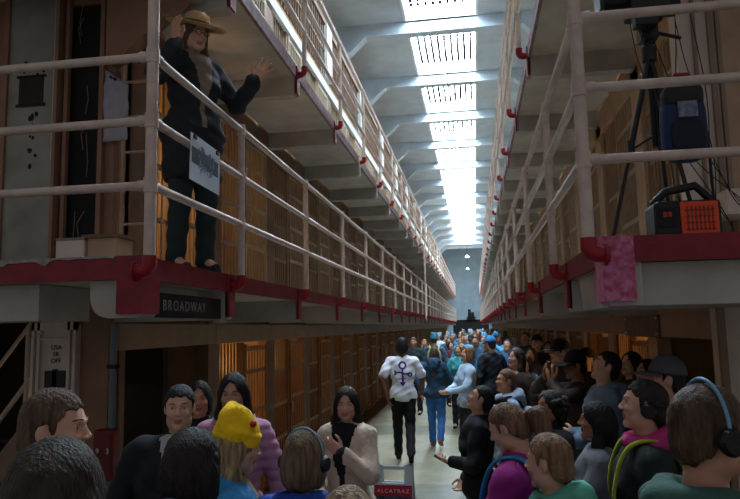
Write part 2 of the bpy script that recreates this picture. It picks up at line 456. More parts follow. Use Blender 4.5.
# things on the near left walkway
b = thing('cardboard_box', 'low pale box standing at the edge of the upper left walkway', 'box', (-2.34, 3.6, Z2))
MB().box((-.09, -.08, 0), (.09, .08, .15)).build('carton', M_CREAM, b, bevel=.004); MB().box((-.092, -.082, .15), (.092, .082, .165)).build('lid', M_LINT, b)
b = thing('wooden_crate', 'tan wooden box beside the pale box on the upper left walkway', 'box', (-2.14, 3.62, Z2))
MB().box((-.1, -.08, 0), (.09, .1, .16)).build('crate_body', M_TAN, b, bevel=.004); MB().box((-.13, -.1, .16), (.1, .12, .18)).build('crate_top', M_BROWN, b)
st = MB()
for i in range(10): st.box((-2.35+.0*i, 4.35-.0, Z2+.1+.22*i), (-2.15, 4.5, Z2+.125+.22*i))
st.tube([(-2.36, 4.4, Z2), (-2.36, 4.4, 4.6)], .02, 8)
st = MB()
st.prism([(4.45, 4.58), (4.45, 4.2), (4.5, 4.2), (4.85, 4.5), (4.85, 4.58)], 0, -2.62, -2.5)
stairs = thing('wall_ladder', 'narrow tan steel ladder against the block corner behind the guide', 'ladder', (-2.42, 4.42, Z2))
MB().tube([(-.11, 0, 0), (-.11, 0, 2.2)], .014, 8).build('stile', M_TAN, stairs); MB().tube([(.11, 0, 0), (.11, 0, 2.2)], .014, 8).build('stile', M_TAN, stairs)
for i in range(8): MB().tube([(-.11, 0, .12+.27*i), (.11, 0, .12+.27*i)], .011, 8).build('rung', M_TAN, stairs)
# diagonal bracket under top walkway
tag(MB().prism([(-2.62, 4.0), (-2.52, 4.0), (-1.95, 4.5), (-1.95, 4.58), (-2.62, 4.58)], 1, 4.3, 4.42).build('gusset_bracket', M_ENDB), 'brown triangular bracket under the top left walkway corner', 'bracket')

# lower near left: framed notice panel, wall, conduit, red box, stair
pn = thing('notice_panel', 'tall cream framed panel with stencilled notice and black plate', 'panel', (-3.02, EY-.02, 0))
MB().box((-.18, -.02, 0), (.17, .02, 2.07)).build('panel_board', M_CREAM, pn, bevel=.003)
fr = MB()
for x in (-.18, -.135, .105, .15): fr.box((x, -.05, 0), (x+.022, -.02, 2.09))
fr.box((-.18, -.05, 2.03), (.172, -.02, 2.09)); fr.box((-.12, -.045, 1.955), (.11, -.02, 1.975))
fr.build('panel_frame', M_CREAM, pn)
MB().box((-.075, -.035, 1.62), (.085, -.018, 1.74)).box((-.015, -.035, 1.61), (.02, -.018, 1.75)).build('black_plate', M_BLACK, pn)
MT = mat('stencil_ink', '#1e1a1a', .8, noise=.1)
for i, s_ in enumerate(('USA', '5K', 'OFF')):
    text('stencil_line', s_, .046, MT, frame((.005, -.024, 1.905-.048*i), (1, 0, 0), (0, 0, 1)), pn, .001)
cd = thing('wall_conduit', 'grey vertical conduit pipe at the left block corner', 'pipe', (-2.56, EY-.05, 0))
MB().tube([(0, 0, 0), (0, 0, 2.07)], .026, 12).build('pipe', mat('conduit_grey', '#5e6a6e', .4, noise=.1), cd)
MB().box((-.035, -.03, 1.75), (.035, .03, 1.78)).box((-.035, -.03, .6), (.035, .03, .63)).build('clamp', M_GUN, cd)
rb = thing('fire_box', 'dark red rectangular box with pale figures on the grey conduit', 'box', (-2.55, EY-.13, 1.0))
MB().box((-.075, -.05, 0), (.075, .05, .34)).build('box_body', mat('fire_box_red', '#6d0f16', .45, noise=.15), rb, bevel=.012)
MB().box((-.06, -.056, .03), (.06, -.048, .31)).build('box_door', mat('fire_box_door', '#5d0c12', .45, noise=.15), rb)
text('figure', '9', .05, M_WHITE, frame((-.035, -.058, .2), (1, 0, 0), (0, 0, 1)), rb, .001)
text('figure', '3', .05, M_WHITE, frame((.04, -.058, .2), (1, 0, 0), (0, 0, 1)), rb, .001)
sr = thing('steel_stair', 'steel stair with pale handrails in the dark gap at the far lower left', 'stair', (-3.7, 5.0, 0))
MB().tube([(-1.0, 0, .30), (.42, 0, 2.1)], .02, 8).build('handrail', M_CREAM, sr)
MB().tube([(-1.0, 0, .78), (.05, 0, 2.1)], .016, 8).build('handrail', M_CREAM, sr)
MB().prism([(-1.0, -.0), (-.85, -.0), (.62, 1.75), (.62, 2.0), (-1.0, .06)], 1, -.02, .02).build('stringer', M_LINT, sr)
MB().tube([(.03, 0, .9), (.03, 0, 2.08)], .022, 8).build('stair_post', M_CREAM, sr); MB().tube([(-.5, 0, .4), (-.5, 0, 1.4)], .022, 8).build('stair_post', M_CREAM, sr)
for i in range(8): MB().box((.5-.17*i, .02, 1.72-.2*i), (.3-.17*i, .55, 1.75-.2*i)).build('tread', M_GUN, sr)

# posts seen inside the dark first opening on the lower left
tag(MB().tube([(-2.9, 5.0, 0), (-2.9, 5.0, 1.87)], .022, 8).tube([(-2.9, 5.9, 0), (-2.9, 5.9, 1.87)], .015, 8).build('opening_poles', M_LINT), 'thin tan poles inside the dark first opening, lower left', 'pole')

# street sign
sg = thing('street_sign', 'black sign reading BROADWAY under the left walkway', 'sign', (-1.80, 3.47, 2.085))
MB().box((-.02, .0, 0), (.0, 1.05, .145)).build('sign_board', mat('sign_black', '#08090d', .5, noise=.1), sg, bevel=.003)
text('sign_lettering', 'BROADWAY', .09, mat('sign_letter', '#8d8f93', .6, noise=.1), frame((.002, .46, .07), (0, 1, 0), (0, 0, 1)), sg, .001, 1.35)

# photo print clipped to left rail
pr = thing('photo_print', 'white sheet with a dark historic photograph clipped to the left railing', 'poster', (-1.635, 3.60, 2.91))
shs = [(0, 0, -.02), (0, .46, -.01), (0, .47, .27), (0, .02, .27)]
MB().prism([(0, -.01), (.46, -.02), (.47, .27), (.015, .28)], 0, -.002, .001).build('paper_sheet', mat('paper_blue_white', '#b9c2d2', .6, noise=.05), pr)
pm = MB(); rnd = random.Random(5)
MP = [mat('print_dark', '#2c3445', .7, noise=.3, scale=30), mat('print_mid', '#66718a', .7, noise=.3, scale=30)]
MPD, MPM = MP
MB().prism([(.03, .10), (.44, .09), (.44, .19), (.03, .20)], 0, .001, .002).build('picture_area', MPD, pr)
for i in range(34):
    yy, zz = rnd.uniform(.12, .35), rnd.uniform(.05, .2)
    pm.box((.0021, yy, zz), (.0028, yy+rnd.uniform(.01, .03), zz+rnd.uniform(.01, .04)))
pm.build('picture_figures', MPM, pr)
MB().box((-.02, .05, .25), (.012, .085, .275)).build('clip', M_BLACK, pr); MB().box((-.02, .40, .24), (.012, .435, .265)).build('clip', M_BLACK, pr)

# ------------------------------------------------------------------ near right end
w = MB()
w.box((1.50, EY+.05, Z2), (1.66, EY+.35, 4.6)); w.box((1.66, EY-.05, Z2), (3.5, EY+.1, 4.6))
struct(w.build('wall_right_end', M_TAN))
struct(MB().box((1.5, 4.42, 0), (3.0, 4.55, 2.08)).build('wall_right_column', M_CREAM))
tr = MB()
for x, wd in ((1.49, .02), (1.585, .03), (1.635, .025)): tr.box((x, 4.41, Z2), (x+wd, 4.48, 4.6))
tr.box((1.49, 4.38, 0), (1.53, 4.42, 2.1))
struct(tr.build('trim_4', M_LINT))
struct(MB().box((1.40, 4.44, Z2), (1.50, 4.6, 4.6)).box((1.5, 4.44, Z2), (1.64, 4.5, 4.6)).build('trim_5', M_CREAM))
tag(MB().box((1.5, 4.1, 2.62), (1.9, 4.42, 2.68)).box((1.52, 4.15, 2.68), (1.9, 4.42, 2.78)).build('wall_ledge', M_CREAM), 'pale ledge on the right end wall behind the cables', 'ledge')
bp = thing('vent_panel', 'bronze metal panel with bolts set in the lower right lintel', 'panel', (RW-.03, 6.1, 1.86))
MB().box((-.01, 0, 0), (.02, 1.3, .2)).build('panel_plate', mat('bronze_panel', '#5b4430', .5, noise=.2), bp)
bl = MB()
for y in (.05, 1.25):
    for z in (.03, .17): bl.ball((-.012, y, z), .014, 8, 6)
bl.build('bolt', M_CREAM, bp)

# camera tripod with camera
TX, TY = 1.02, 3.72
tp = thing('camera_tripod', 'tall black tripod standing on the right upper walkway', 'tripod', (TX, TY, Z2))
hub = Vector((0, 0, 1.08))
for ft in ((-.30, -.18), (.12, -.22), (.14, .30)):
    f_ = Vector((*ft, 0)); m_ = hub.lerp(f_, .5)
    MB().tube([hub, m_], .016, 8).tube([m_, f_+Vector((0, 0, .01))], .011, 8).tube([m_-Vector((0, 0, .03)), m_+Vector((0, 0, .03))], .02, 8).build('leg', M_BLACK, tp)
MB().tube([(0, 0, .55), (0, 0, 1.18)], .018, 10).tube([(0, 0, 1.04), (0, 0, 1.12)], .04, 10).build('centre_column', M_BLACK, tp)
sb = MB()
for ft in ((-.30, -.18), (.12, -.22), (.14, .30)):
    f_ = Vector((*ft, 0)); sb.tube([(0, 0, .62), hub.lerp(f_, .52)], .007, 6)
sb.build('spreader', M_BLACK, tp)
MB().box((-.045, -.05, 1.16), (.045, .05, 1.24)).tube([(0, 0, 1.2), (.0, 0, 1.3)], .035, 10).tube([(0, .0, 1.22), (.14, -.1, 1.12)], .01, 8).build('fluid_head', M_BLACK, tp)
cm = thing('video_camera', 'black video camera rig on the tripod above the right walkway', 'camera', (TX, TY, Z2+1.31))
MB().box((-.10, -.09, .0), (.11, .1, .15)).build('camera_body', M_BLACK, cm, bevel=.01)
MB().tube([(-.11, 0, .09), (-.22, 0, .09)], .05, 16).tube([(-.22, 0, .09), (-.25, 0, .09)], .06, 16).build('lens', M_GUN, cm)
MB().box((-.26, -.08, .03), (-.24, .08, .2)).build('lens_hood', M_BLACK, cm)
MB().tube([(-.08, 0, .15), (-.06, 0, .22), (.08, 0, .22), (.1, 0, .15)], .012, 8).build('carry_handle', M_BLACK, cm)
MB().box((-.1, -.16, -.12), (.02, -.08, -.02)).build('monitor', M_BLACK, cm, bevel=.006)
MB().box((.11, -.06, .01), (.17, .07, .14)).build('battery', M_GUN, cm, bevel=.005)
cbm = MB()
rnd = random.Random(9)
for i in range(7):
    a = Vector((TX+rnd.uniform(-.1, .18), TY+rnd.uniform(-.1, .1), Z2+rnd.uniform(1.15, 1.4)))
    b_ = Vector((TX+rnd.uniform(.1, .5), TY+rnd.uniform(-.1, .3), Z2+rnd.uniform(.02, .25)))
    pts = []
    for j in range(13):
        t_ = j/12; pp_ = a.lerp(b_, t_); pp_.z = a.z+(b_.z-a.z)*t_**.7 - .1*sin(pi*t_); pp_.x += .05*sin(5*t_+i); pp_.y += .04*cos(4*t_+i*2)
        pts.append(pp_)
    cbm.tube(pts, .003, 6)
cb = cbm.build('camera_cables', M_BLACK); tag(cb, 'tangle of thin black cables hanging from camera down to the walkway', 'cable')
bg = thing('equipment_bag', 'black and blue equipment bag hanging from the tripod legs', 'bag', (TX+.11, TY-.12, Z2+.44)); bg.scale = (.85, .85, 1.05)
def pillow(mb, c, r, e=.5, n=20, m=12, mi=0):
    vs = []; fs = []
    S_ = lambda w_, p_: math.copysign(abs(w_)**p_, w_)
    for j in range(m+1):
        th = -pi/2+pi*j/m
        for i in range(n):
            ph = 2*pi*i/n
            vs.append((c[0]+r[0]*S_(cos(th), e)*S_(cos(ph), e), c[1]+r[1]*S_(cos(th), e)*S_(sin(ph), e), c[2]+r[2]*S_(sin(th), e)))
    for j in range(m):
        for i in range(n): fs.append((j*n+i, j*n+(i+1) % n, (j+1)*n+(i+1) % n, (j+1)*n+i))
    mb.add(vs, fs, True, mi); return mb
M_BAGB = mat('bag_blue_fabric', '#122a52', .7, noise=.2, scale=15)
pillow(MB(), (0, 0, .16), (.13, .085, .17)).build('bag_body', M_BAGB, bg)
pillow(MB(), (0, -.01, .32), (.12, .08, .06)).build('bag_top', M_BLACK, bg)
pillow(MB(), (0, -.085, .11), (.1, .02, .08)).build('front_pocket', mat('bag_dark_fabric', '#10182b', .7), bg)
MB().box((-.05, -.103, .2), (.06, -.083, .28)).build('badge', mat('bag_badge', '#6d7488', .5, noise=.5, scale=30), bg)
MB().tube([(-.08, 0, .36), (-.03, -.02, .44), (.05, -.02, .44), (.09, 0, .36)], .012, 8).build('red_handle', M_REDF, bg)
MB().tube([(.1, 0, .3), (.14, 0, .1), (.15, .02, -.2), (.17, .02, -.38)], .01, 6).build('strap', M_BLACK, bg)
ps = thing('power_station', 'orange and black portable power station on the right walkway', 'power station', (1.055, 3.47, Z2)); ps.scale = (1.12, 1.0, 1.2)
MB().box((-.14, -.09, .005), (.14, .11, .16)).build('case', M_BLACK, ps, bevel=.02)
OR = mat('orange_plastic', '#d8451a', .45, noise=.08)
gm = MB()
gm.box((-.035, -.102, .012), (.12, -.088, .15)); gm.build('orange_grille_panel', OR, ps, bevel=.004)
gl = MB()
for i in range(7): gl.box((-.01+.017*i, -.106, .03), (-.004+.017*i, -.1, .13))
for i in range(4): gl.box((-.02, -.106, .035+.026*i), (.105, -.1, .038+.026*i))
gl.build('vent_slot', mat('orange_shade', '#8a2c12', .5), ps)
MB().tube([(-.13, 0, .155), (-.07, 0, .21), (.06, 0, .23), (.13, 0, .16)], .018, 10).build('handle', M_BLACK, ps)
MB().box((-.13, -.098, .05), (-.05, -.088, .13)).build('display', M_GUN, ps); text('display_figures', '8:8', .03, OR, frame((-.09, -.1, .1), (1, 0, 0), (0, 0, 1)), ps, .001)

# pendant lamps
def pendant(x, y, z, lab, lit):
    t = thing('pendant_lamp', lab, 'lamp', (x, y, z), 0, 'hanging hall lamps')
    MB().lathe([(.03, .22), (.05, .2), (.06, .12), (.2, .03), (.21, 0), (.19, .0), (.05, .11)], (0, 0, 0), 20).build('lamp_shade', M_BEAM, t)
    MB().tube([(0, 0, .2), (0, 0, 9.6-z)], .012, 6).build('cord', M_GUN, t)
    MB().ball((0, 0, .03), (.15, .15, .04), 14, 8).build('bulb', mat('lamp_lit', (1, .93, .75), .4, noise=0, bump=0, emit=lit), t)
pendant(-.5, 18.4, 8.6, 'round shaded lamp hanging on a cord below the near skylights', 2.5)
pendant(-.45, 40, 9.0, 'small dark lamp hanging among the far skylights', 1.2)
pendant(-.45, 60, 8.2, 'bright round lamp before the dark end wall, the upper one', 30)
pendant(-.45, 60.5, 7.1, 'bright round lamp before the dark end wall, the lower one', 30)
eb = thing('wall_equipment', 'small dark equipment silhouette mounted on the far grey wall', 'equipment', (-.35, YW-.3, 2.75))
MB().box((-.45, -.2, .0), (.45, .2, .12)).build('ledge', M_GUN, eb)
MB().box((-.3, -.15, .12), (.0, .1, .9)).build('cabinet', M_GUN, eb); MB().box((.02, -.15, .12), (.3, .1, .6)).build('side_cabinet', M_GUN, eb)
pendantbar = None

# floor sign in the aisle
af = thing('aisle_sign', 'white folding floor sign with red band in the aisle foreground', 'sign', (-.70, 5.5, 0), radians(-3)); af.scale = (1, 1, .96)
M_PL = mat('sign_white_plastic', '#b9c6cf', .4, noise=.04)
for sgn, nm in ((-1, 'front_panel'), (1, 'rear_panel')):
    m_ = MB(); lean = radians(9)*sgn
    def Pq(x, z, t_): return (x, sgn*(.20*(1-z/.92))+.0+t_, z)
    def slab_(x0, x1, z0, z1, t0=-.012, t1=.012, mb=None, mi=0):
        mb.add([Pq(x0, z0, t0), Pq(x1, z0, t0), Pq(x1, z0, t1), Pq(x0, z0, t1), Pq(x0, z1, t0), Pq(x1, z1, t0), Pq(x1, z1, t1), Pq(x0, z1, t1)], [(0,3,2,1),(4,5,6,7),(0,1,5,4),(1,2,6,5),(2,3,7,6),(3,0,4,7)], False, mi)
    slab_(-.16, .16, .03, .78, mb=m_); slab_(-.16, -.09, .78, .92, mb=m_); slab_(.09, .16, .78, .92, mb=m_); slab_(-.09, .09, .885, .91, mb=m_)
    slab_(-.16, -.11, 0, .03, mb=m_); slab_(.11, .16, 0, .03, mb=m_)
    po = m_.build(nm, M_PL, af)
    if sgn < 0:
        r_ = MB(); slab_(-.155, .155, .68, .765, -.016, -.011, mb=r_); r_.build('red_band', mat('sign_red', '#a3122b', .5, noise=.1), po)
        k_ = MB(); slab_(-.155, .155, .1, .68, -.016, -.011, mb=k_); k_.build('dark_poster', mat('sign_poster_dark', '#14202c', .5, col2='#3c5061', scale=25), po)
        text('sign_lettering', 'ALCATRAZ', .043, M_WHITE, frame((0, -.20*(1-.72/.92)-.02, .72), (1, 0, 0), (0, .2, .92)), po, .001, 1.3)

# ------------------------------------------------------------------ light
W_ = bpy.data.worlds.new('world'); SC.world = W_; W_.use_nodes = True
W_.node_tree.nodes['Background'].inputs[0].default_value = (.80, .78, .82, 1); W_.node_tree.nodes['Background'].inputs[1].default_value = .30
def lamp(x, y, z, e, col=(1, .58, .22), r=.05):
    l = bpy.data.lights.new('cell_and_fill_light', 'POINT'); l.energy = e; l.color = col; l.shadow_soft_size = r
    o = bpy.data.objects.new('cell_and_fill_light', l); link(o); o.location = (x, y, z); return o
for k in range(1, 16):
    e_ = {1: 26, 2: 12}.get(k, 7)
    lamp(LW-1.0, posts[k]+.95, 1.6, e_)
for k in (1, 2, 3, 4, 6, 8): lamp(RW+1.0, posts[k]+.95, 1.6, {1: 24, 2: 14}.get(k, 4))
for k in range(0, 12): lamp(LW-1.0, posts[k]+.95, 4.1, 9 if k == 0 else 4)
for k in range(0, 10): lamp(RW+1.0, posts[k]+.95, 4.1, 4)
lamp(LW-.7, posts[0]+.5, 3.4, 22); lamp(LW-.8, posts[1]+.6, 3.4, 8)
lamp(LW-1.0, 5.4, 1.5, 2); lamp(-.45, 59.8, 8.0, 260, (.9, .95, 1), .2); lamp(-.45, 62.5, 6.9, 260, (.9, .95, 1), .2)  # fill added in first opening; lights added near the pendants brighten the end wall
SC.view_settings.view_transform = 'Standard'; SC.view_settings.look = 'None'; SC.view_settings.gamma = 1; SC.view_settings.use_curve_mapping = False
SC.view_settings.exposure = 0.0
# ================================================================== figures
# signed-distance shapes on a rectilinear grid, skinned into one continuous mesh
def arr(v): return np.asarray(v, dtype=np.float32)
class SDF:
    def __init__(s): s.p = []; s.post = []
    def add(s, kind, prm, k=.02, op='u', T=None): s.p.append((kind, prm, k, op, T)); return s
    def rc(s, a, b, ra, rb, k=.02, op='u', T=None, sq=(1, 1, 1)): return s.add('rc', (arr(a), arr(b), ra, rb, arr(sq)), k, op, T)
    def ell(s, c, r, k=.02, op='u', T=None, rot=None): return s.add('ell', (arr(c), arr(r), rot), k, op, T)
    def bbox(s):
        lo = np.full(3, 9.); hi = -lo
        for kind, prm, k, op, T in s.p:
            if op != 'u': continue
            a, b = s._bb(kind, prm, T); lo = np.minimum(lo, a); hi = np.maximum(hi, b)
        return lo, hi
    @staticmethod
    def _bb(kind, prm, T):
        if kind == 'rc':
            a, b, ra, rb, sq = prm; R = max(ra, rb)/sq
            lo = np.minimum(a, b)-R; hi = np.maximum(a, b)+R
        else:
            c, r, rot = prm; rr = r if rot is None else np.full(3, r.max()); lo = c-rr; hi = c+rr
        if T is not None:
            Rm, o = T; cs = np.array([[x, y, z] for x in (lo[0], hi[0]) for y in (lo[1], hi[1]) for z in (lo[2], hi[2])])
            w = cs @ Rm.T + o; lo = w.min(0); hi = w.max(0)
        return lo, hi
    def eval(s, ax):
        D = np.full([len(a) for a in ax], .2, np.float32)
        for kind, prm, k, op, T in s.p:
            lo, hi = s._bb(kind, prm, T); m = .035+k
            sl = []
            for i in range(3):
                i0 = np.searchsorted(ax[i], lo[i]-m); i1 = np.searchsorted(ax[i], hi[i]+m); sl.append(slice(i0, i1))
            if any(q.stop <= q.start for q in sl): continue
            X = ax[0][sl[0]][:, None, None]; Y = ax[1][sl[1]][None, :, None]; Z = ax[2][sl[2]][None, None, :]
            if T is not None:
                Rm, o = T; dx, dy, dz = X-o[0], Y-o[1], Z-o[2]
                X, Y, Z = (dx*Rm[0][j]+dy*Rm[1][j]+dz*Rm[2][j] for j in range(3))
            if kind == 'rc':
                a, b, ra, rb, sq = prm
                a2, b2 = a*sq, b*sq; ab = b2-a2; L = float((ab**2).sum())+1e-9
                px, py, pz = X*sq[0]-a2[0], Y*sq[1]-a2[1], Z*sq[2]-a2[2]
                t = np.clip((px*ab[0]+py*ab[1]+pz*ab[2])/L, 0, 1)
                d = np.sqrt((px-t*ab[0])**2+(py-t*ab[1])**2+(pz-t*ab[2])**2)-(ra+(rb-ra)*t)
                d = d/float(max(sq))
            else:
                c, r, rot = prm
                px, py, pz = X-c[0], Y-c[1], Z-c[2]
                if rot is not None: px, py, pz = (px*rot[0][j]+py*rot[1][j]+pz*rot[2][j] for j in range(3))
                k0 = np.sqrt((px/r[0])**2+(py/r[1])**2+(pz/r[2])**2)+1e-6
                k1 = np.sqrt((px/r[0]**2)**2+(py/r[1]**2)**2+(pz/r[2]**2)**2)+1e-6
                d = k0*(k0-1)/k1
            V = D[tuple(sl)]
            if op == 'u':
                h = np.maximum(k-np.abs(V-d), 0)/k; D[tuple(sl)] = np.minimum(V, d)-h*h*k*.25
            elif op == 's':
                h = np.maximum(k-np.abs(V+d), 0)/k; D[tuple(sl)] = np.maximum(V, -d)+h*h*k*.25
        for fn in s.post: D = fn(D, ax[0][:, None, None], ax[1][None, :, None], ax[2][None, None, :])
        return D.astype(np.float32)

def axes(lo, hi, hc, fine, hf):
    out = []
    for i in range(3):
        a, b = lo[i]-hc*2, hi[i]+hc*2; x = a; xs = []
        iv = [(f[0][i], f[1][i]) for f in fine]
        while x < b:
            xs.append(x)
            inf = any(u-hf <= x <= v for u, v in iv)
            st = hf if inf else hc
            if not inf:
                for u, v in iv:
                    if x < u-hf < x+hc: st = max(u-hf-x, hf*.6)
            x += st
        xs.append(x); out.append(np.array(xs, np.float32))
    return out

def nets(D, ax):
    D[0], D[-1] = .1, .1; D[:, 0], D[:, -1] = .1, .1; D[:, :, 0], D[:, :, -1] = .1, .1
    S = D < 0
    c = np.zeros([n-1 for n in D.shape], np.int8)
    offs = [(i, j, k) for i in (0, 1) for j in (0, 1) for k in (0, 1)]
    def sl(o): return tuple(slice(q, n-1+q) for q, n in zip(o, D.shape))
    for o in offs: c += S[sl(o)]
    mask = (c > 0) & (c < 8); I = np.argwhere(mask)
    pos = np.zeros((len(I), 3)); cnt = np.zeros(len(I))
    for a in offs:
        for b in offs:
            if sum(abs(p-q) for p, q in zip(a, b)) != 1 or a > b: continue
            A = I+np.array(a); B = I+np.array(b)
            da = D[A[:, 0], A[:, 1], A[:, 2]]; db = D[B[:, 0], B[:, 1], B[:, 2]]
            m = (da < 0) != (db < 0); t = np.where(m, da/(da-db+1e-12), 0)
            for q in range(3):
                pa, pb = ax[q][A[:, q]], ax[q][B[:, q]]; pos[:, q] += np.where(m, pa+(pb-pa)*t, 0)
            cnt += m
    pos /= cnt[:, None]
    vid = np.full(mask.shape, -1, np.int32); vid[mask] = np.arange(len(I))
    F = []
    for d in range(3):
        e1, e2 = [(1, 2), (2, 0), (0, 1)][d]
        s0 = [slice(None)]*3; s1 = [slice(None)]*3; s0[d] = slice(0, -1); s1[d] = slice(1, None)
        A, B = S[tuple(s0)], S[tuple(s1)]
        E = np.argwhere(A != B)
        E = E[(E[:, e1] > 0) & (E[:, e2] > 0) & (E[:, e1] < S.shape[e1]-1) & (E[:, e2] < S.shape[e2]-1)]
        if not len(E): continue
        ins = A[E[:, 0], E[:, 1], E[:, 2]]
        def g(a, b):
            Q = E.copy(); Q[:, e1] -= a; Q[:, e2] -= b; return vid[Q[:, 0], Q[:, 1], Q[:, 2]]
        q = np.stack([g(1, 1), g(0, 1), g(0, 0), g(1, 0)], 1)
        q[~ins] = q[~ins][:, ::-1]; F.append(q)
    F = np.concatenate(F) if F else np.zeros((0, 4), int)
    return pos, F[(F >= 0).all(1)]

def mesh_from(name, pos, F, mats, mi=None, parent=None):
    me = bpy.data.meshes.new(name)
    me.vertices.add(len(pos)); me.vertices.foreach_set('co', pos.astype(np.float32).ravel())
    n = len(F); me.loops.add(n*4); me.loops.foreach_set('vertex_index', F.astype(np.int32).ravel())
    me.polygons.add(n); me.polygons.foreach_set('loop_start', np.arange(0, n*4, 4, dtype=np.int32)); me.polygons.foreach_set('loop_total', np.full(n, 4, np.int32))
    for m in mats: me.materials.append(m)
    me.polygons.foreach_set('use_smooth', np.ones(n, bool))
    if mi is not None: me.polygons.foreach_set('material_index', mi.astype(np.int32))
    me.update(calc_edges=True)
    o = bpy.data.objects.new(name, me); link(o, parent); return o
def skin_sdf(name, S, hc, fine, hf, mats, parent=None, mif=None):
    lo, hi = S.bbox(); ax = axes(lo, hi, hc, fine, hf)
    D = S.eval(ax); pos, F = nets(D, ax)
    if len(F) == 0: return None
    mi = None
    if mif is not None:
        C = pos[F].mean(1); mi = mif(C)
    return mesh_from(name, pos, F, mats, mi, parent)

def rotx(a): c, s = cos(a), sin(a); return np.array([[1, 0, 0], [0, c, -s], [0, s, c]], np.float32)
def rotz(a): c, s = cos(a), sin(a); return np.array([[c, -s, 0], [s, c, 0], [0, 0, 1]], np.float32)
def roty(a): c, s = cos(a), sin(a); return np.array([[c, 0, s], [0, 1, 0], [-s, 0, c]], np.float32)
def ik(S, W, l1, l2, hint):
    S, W, hint = map(lambda v: np.array(v, float), (S, W, hint)); d = W-S; L = np.linalg.norm(d)
    L2 = min(L, (l1+l2)*.995); u = d/L; W = S+u*L2
    a = (l1*l1-l2*l2+L2*L2)/(2*L2); h = math.sqrt(max(l1*l1-a*a, 0))
    n = hint-u*np.dot(hint, u); n /= np.linalg.norm(n)+1e-9
    return S+u*a+n*h, W

SKIN = {'fair': '#c79a82', 'light': '#b98a70', 'tan': '#9c6e50', 'brown': '#6b4630'}
def m_skin(k): return mat('skin_'+k, SKIN[k], .5, noise=.08, scale=12, bump=.04, spec=.35)
M_LIPS = {k: mat('lips_'+k, c, .4, noise=.05, bump=0) for k, c in (('fair', '#a6645a'), ('light', '#985a50'), ('tan', '#7c463a'), ('brown', '#552f28'))}
M_EYE = mat('eye_white', '#c9c4bd', .25, noise=.02, bump=0); M_IRIS = mat('eye_iris', '#241812', .2, noise=.1, bump=0)
def m_hair(c): return mat('hair_'+c, c, .58, noise=.5, scale=55, bump=1.0, bscale=150, stretch=(1, 1, .12), spec=.35)
def m_cloth(c, rough=.85, col2=None, scale=14): return mat('cloth_%s_%s' % (c, col2), c, rough, noise=.12, scale=scale, bump=.25, bscale=60, col2=col2)

def hand(Sd, w, d, n, side, s, curl=.35, spread=.12):
    """five fingers on a palm; w wrist, d pointing direction, n palm normal (the way the palm faces), side +1 if thumb lies along +cross"""
    d = np.array(d, float); d /= np.linalg.norm(d); n = np.array(n, float); n -= d*np.dot(n, d); n /= np.linalg.norm(n)
    t = np.cross(d, n)*side           # towards the thumb
    w = np.array(w, float)
    Ls = [.075, .083, .077, .060]; offs = [.030, .010, -.010, -.029]
    for i in range(4):
        kn = w+(d*.088+t*offs[i]-n*.0)*s-d*abs(i-1)*.004*s
        Sd.rc(w+t*offs[i]*.55*s+d*.008, kn, .0155*s, .0125*s, .014)
        a = -curl*.55; L = Ls[i]*s; dirv = d*cos(curl*.6)+n*sin(curl*.6)+t*spread*(1.2-i)*.5; dirv /= np.linalg.norm(dirv)
        p1 = kn+dirv*L*.45; dv2 = d*cos(curl*1.7)+n*sin(curl*1.7)+t*spread*(1.2-i)*.5; dv2 /= np.linalg.norm(dv2)
        p2 = p1+dv2*L*.32; dv3 = d*cos(curl*2.6)+n*sin(curl*2.6)+t*spread*(1.2-i)*.4; dv3 /= np.linalg.norm(dv3)
        p3 = p2+dv3*L*.24
        Sd.rc(kn, p1, .0105*s, .0092*s, .004); Sd.rc(p1, p2, .0092*s, .0085*s, .003); Sd.rc(p2, p3, .0085*s, .007*s, .003)
    b = w+(d*.02+t*.024)*s; k1 = b+(d*.032+t*.030+n*.012)*s; k2 = k1+(d*.030+t*.012+n*.008)*s; k3 = k2+(d*.024+n*.006)*s
    Sd.rc(b, k1, .0155*s, .012*s, .012); Sd.rc(k1, k2, .0108*s, .0098*s, .004); Sd.rc(k2, k3, .0096*s, .0075*s, .003)

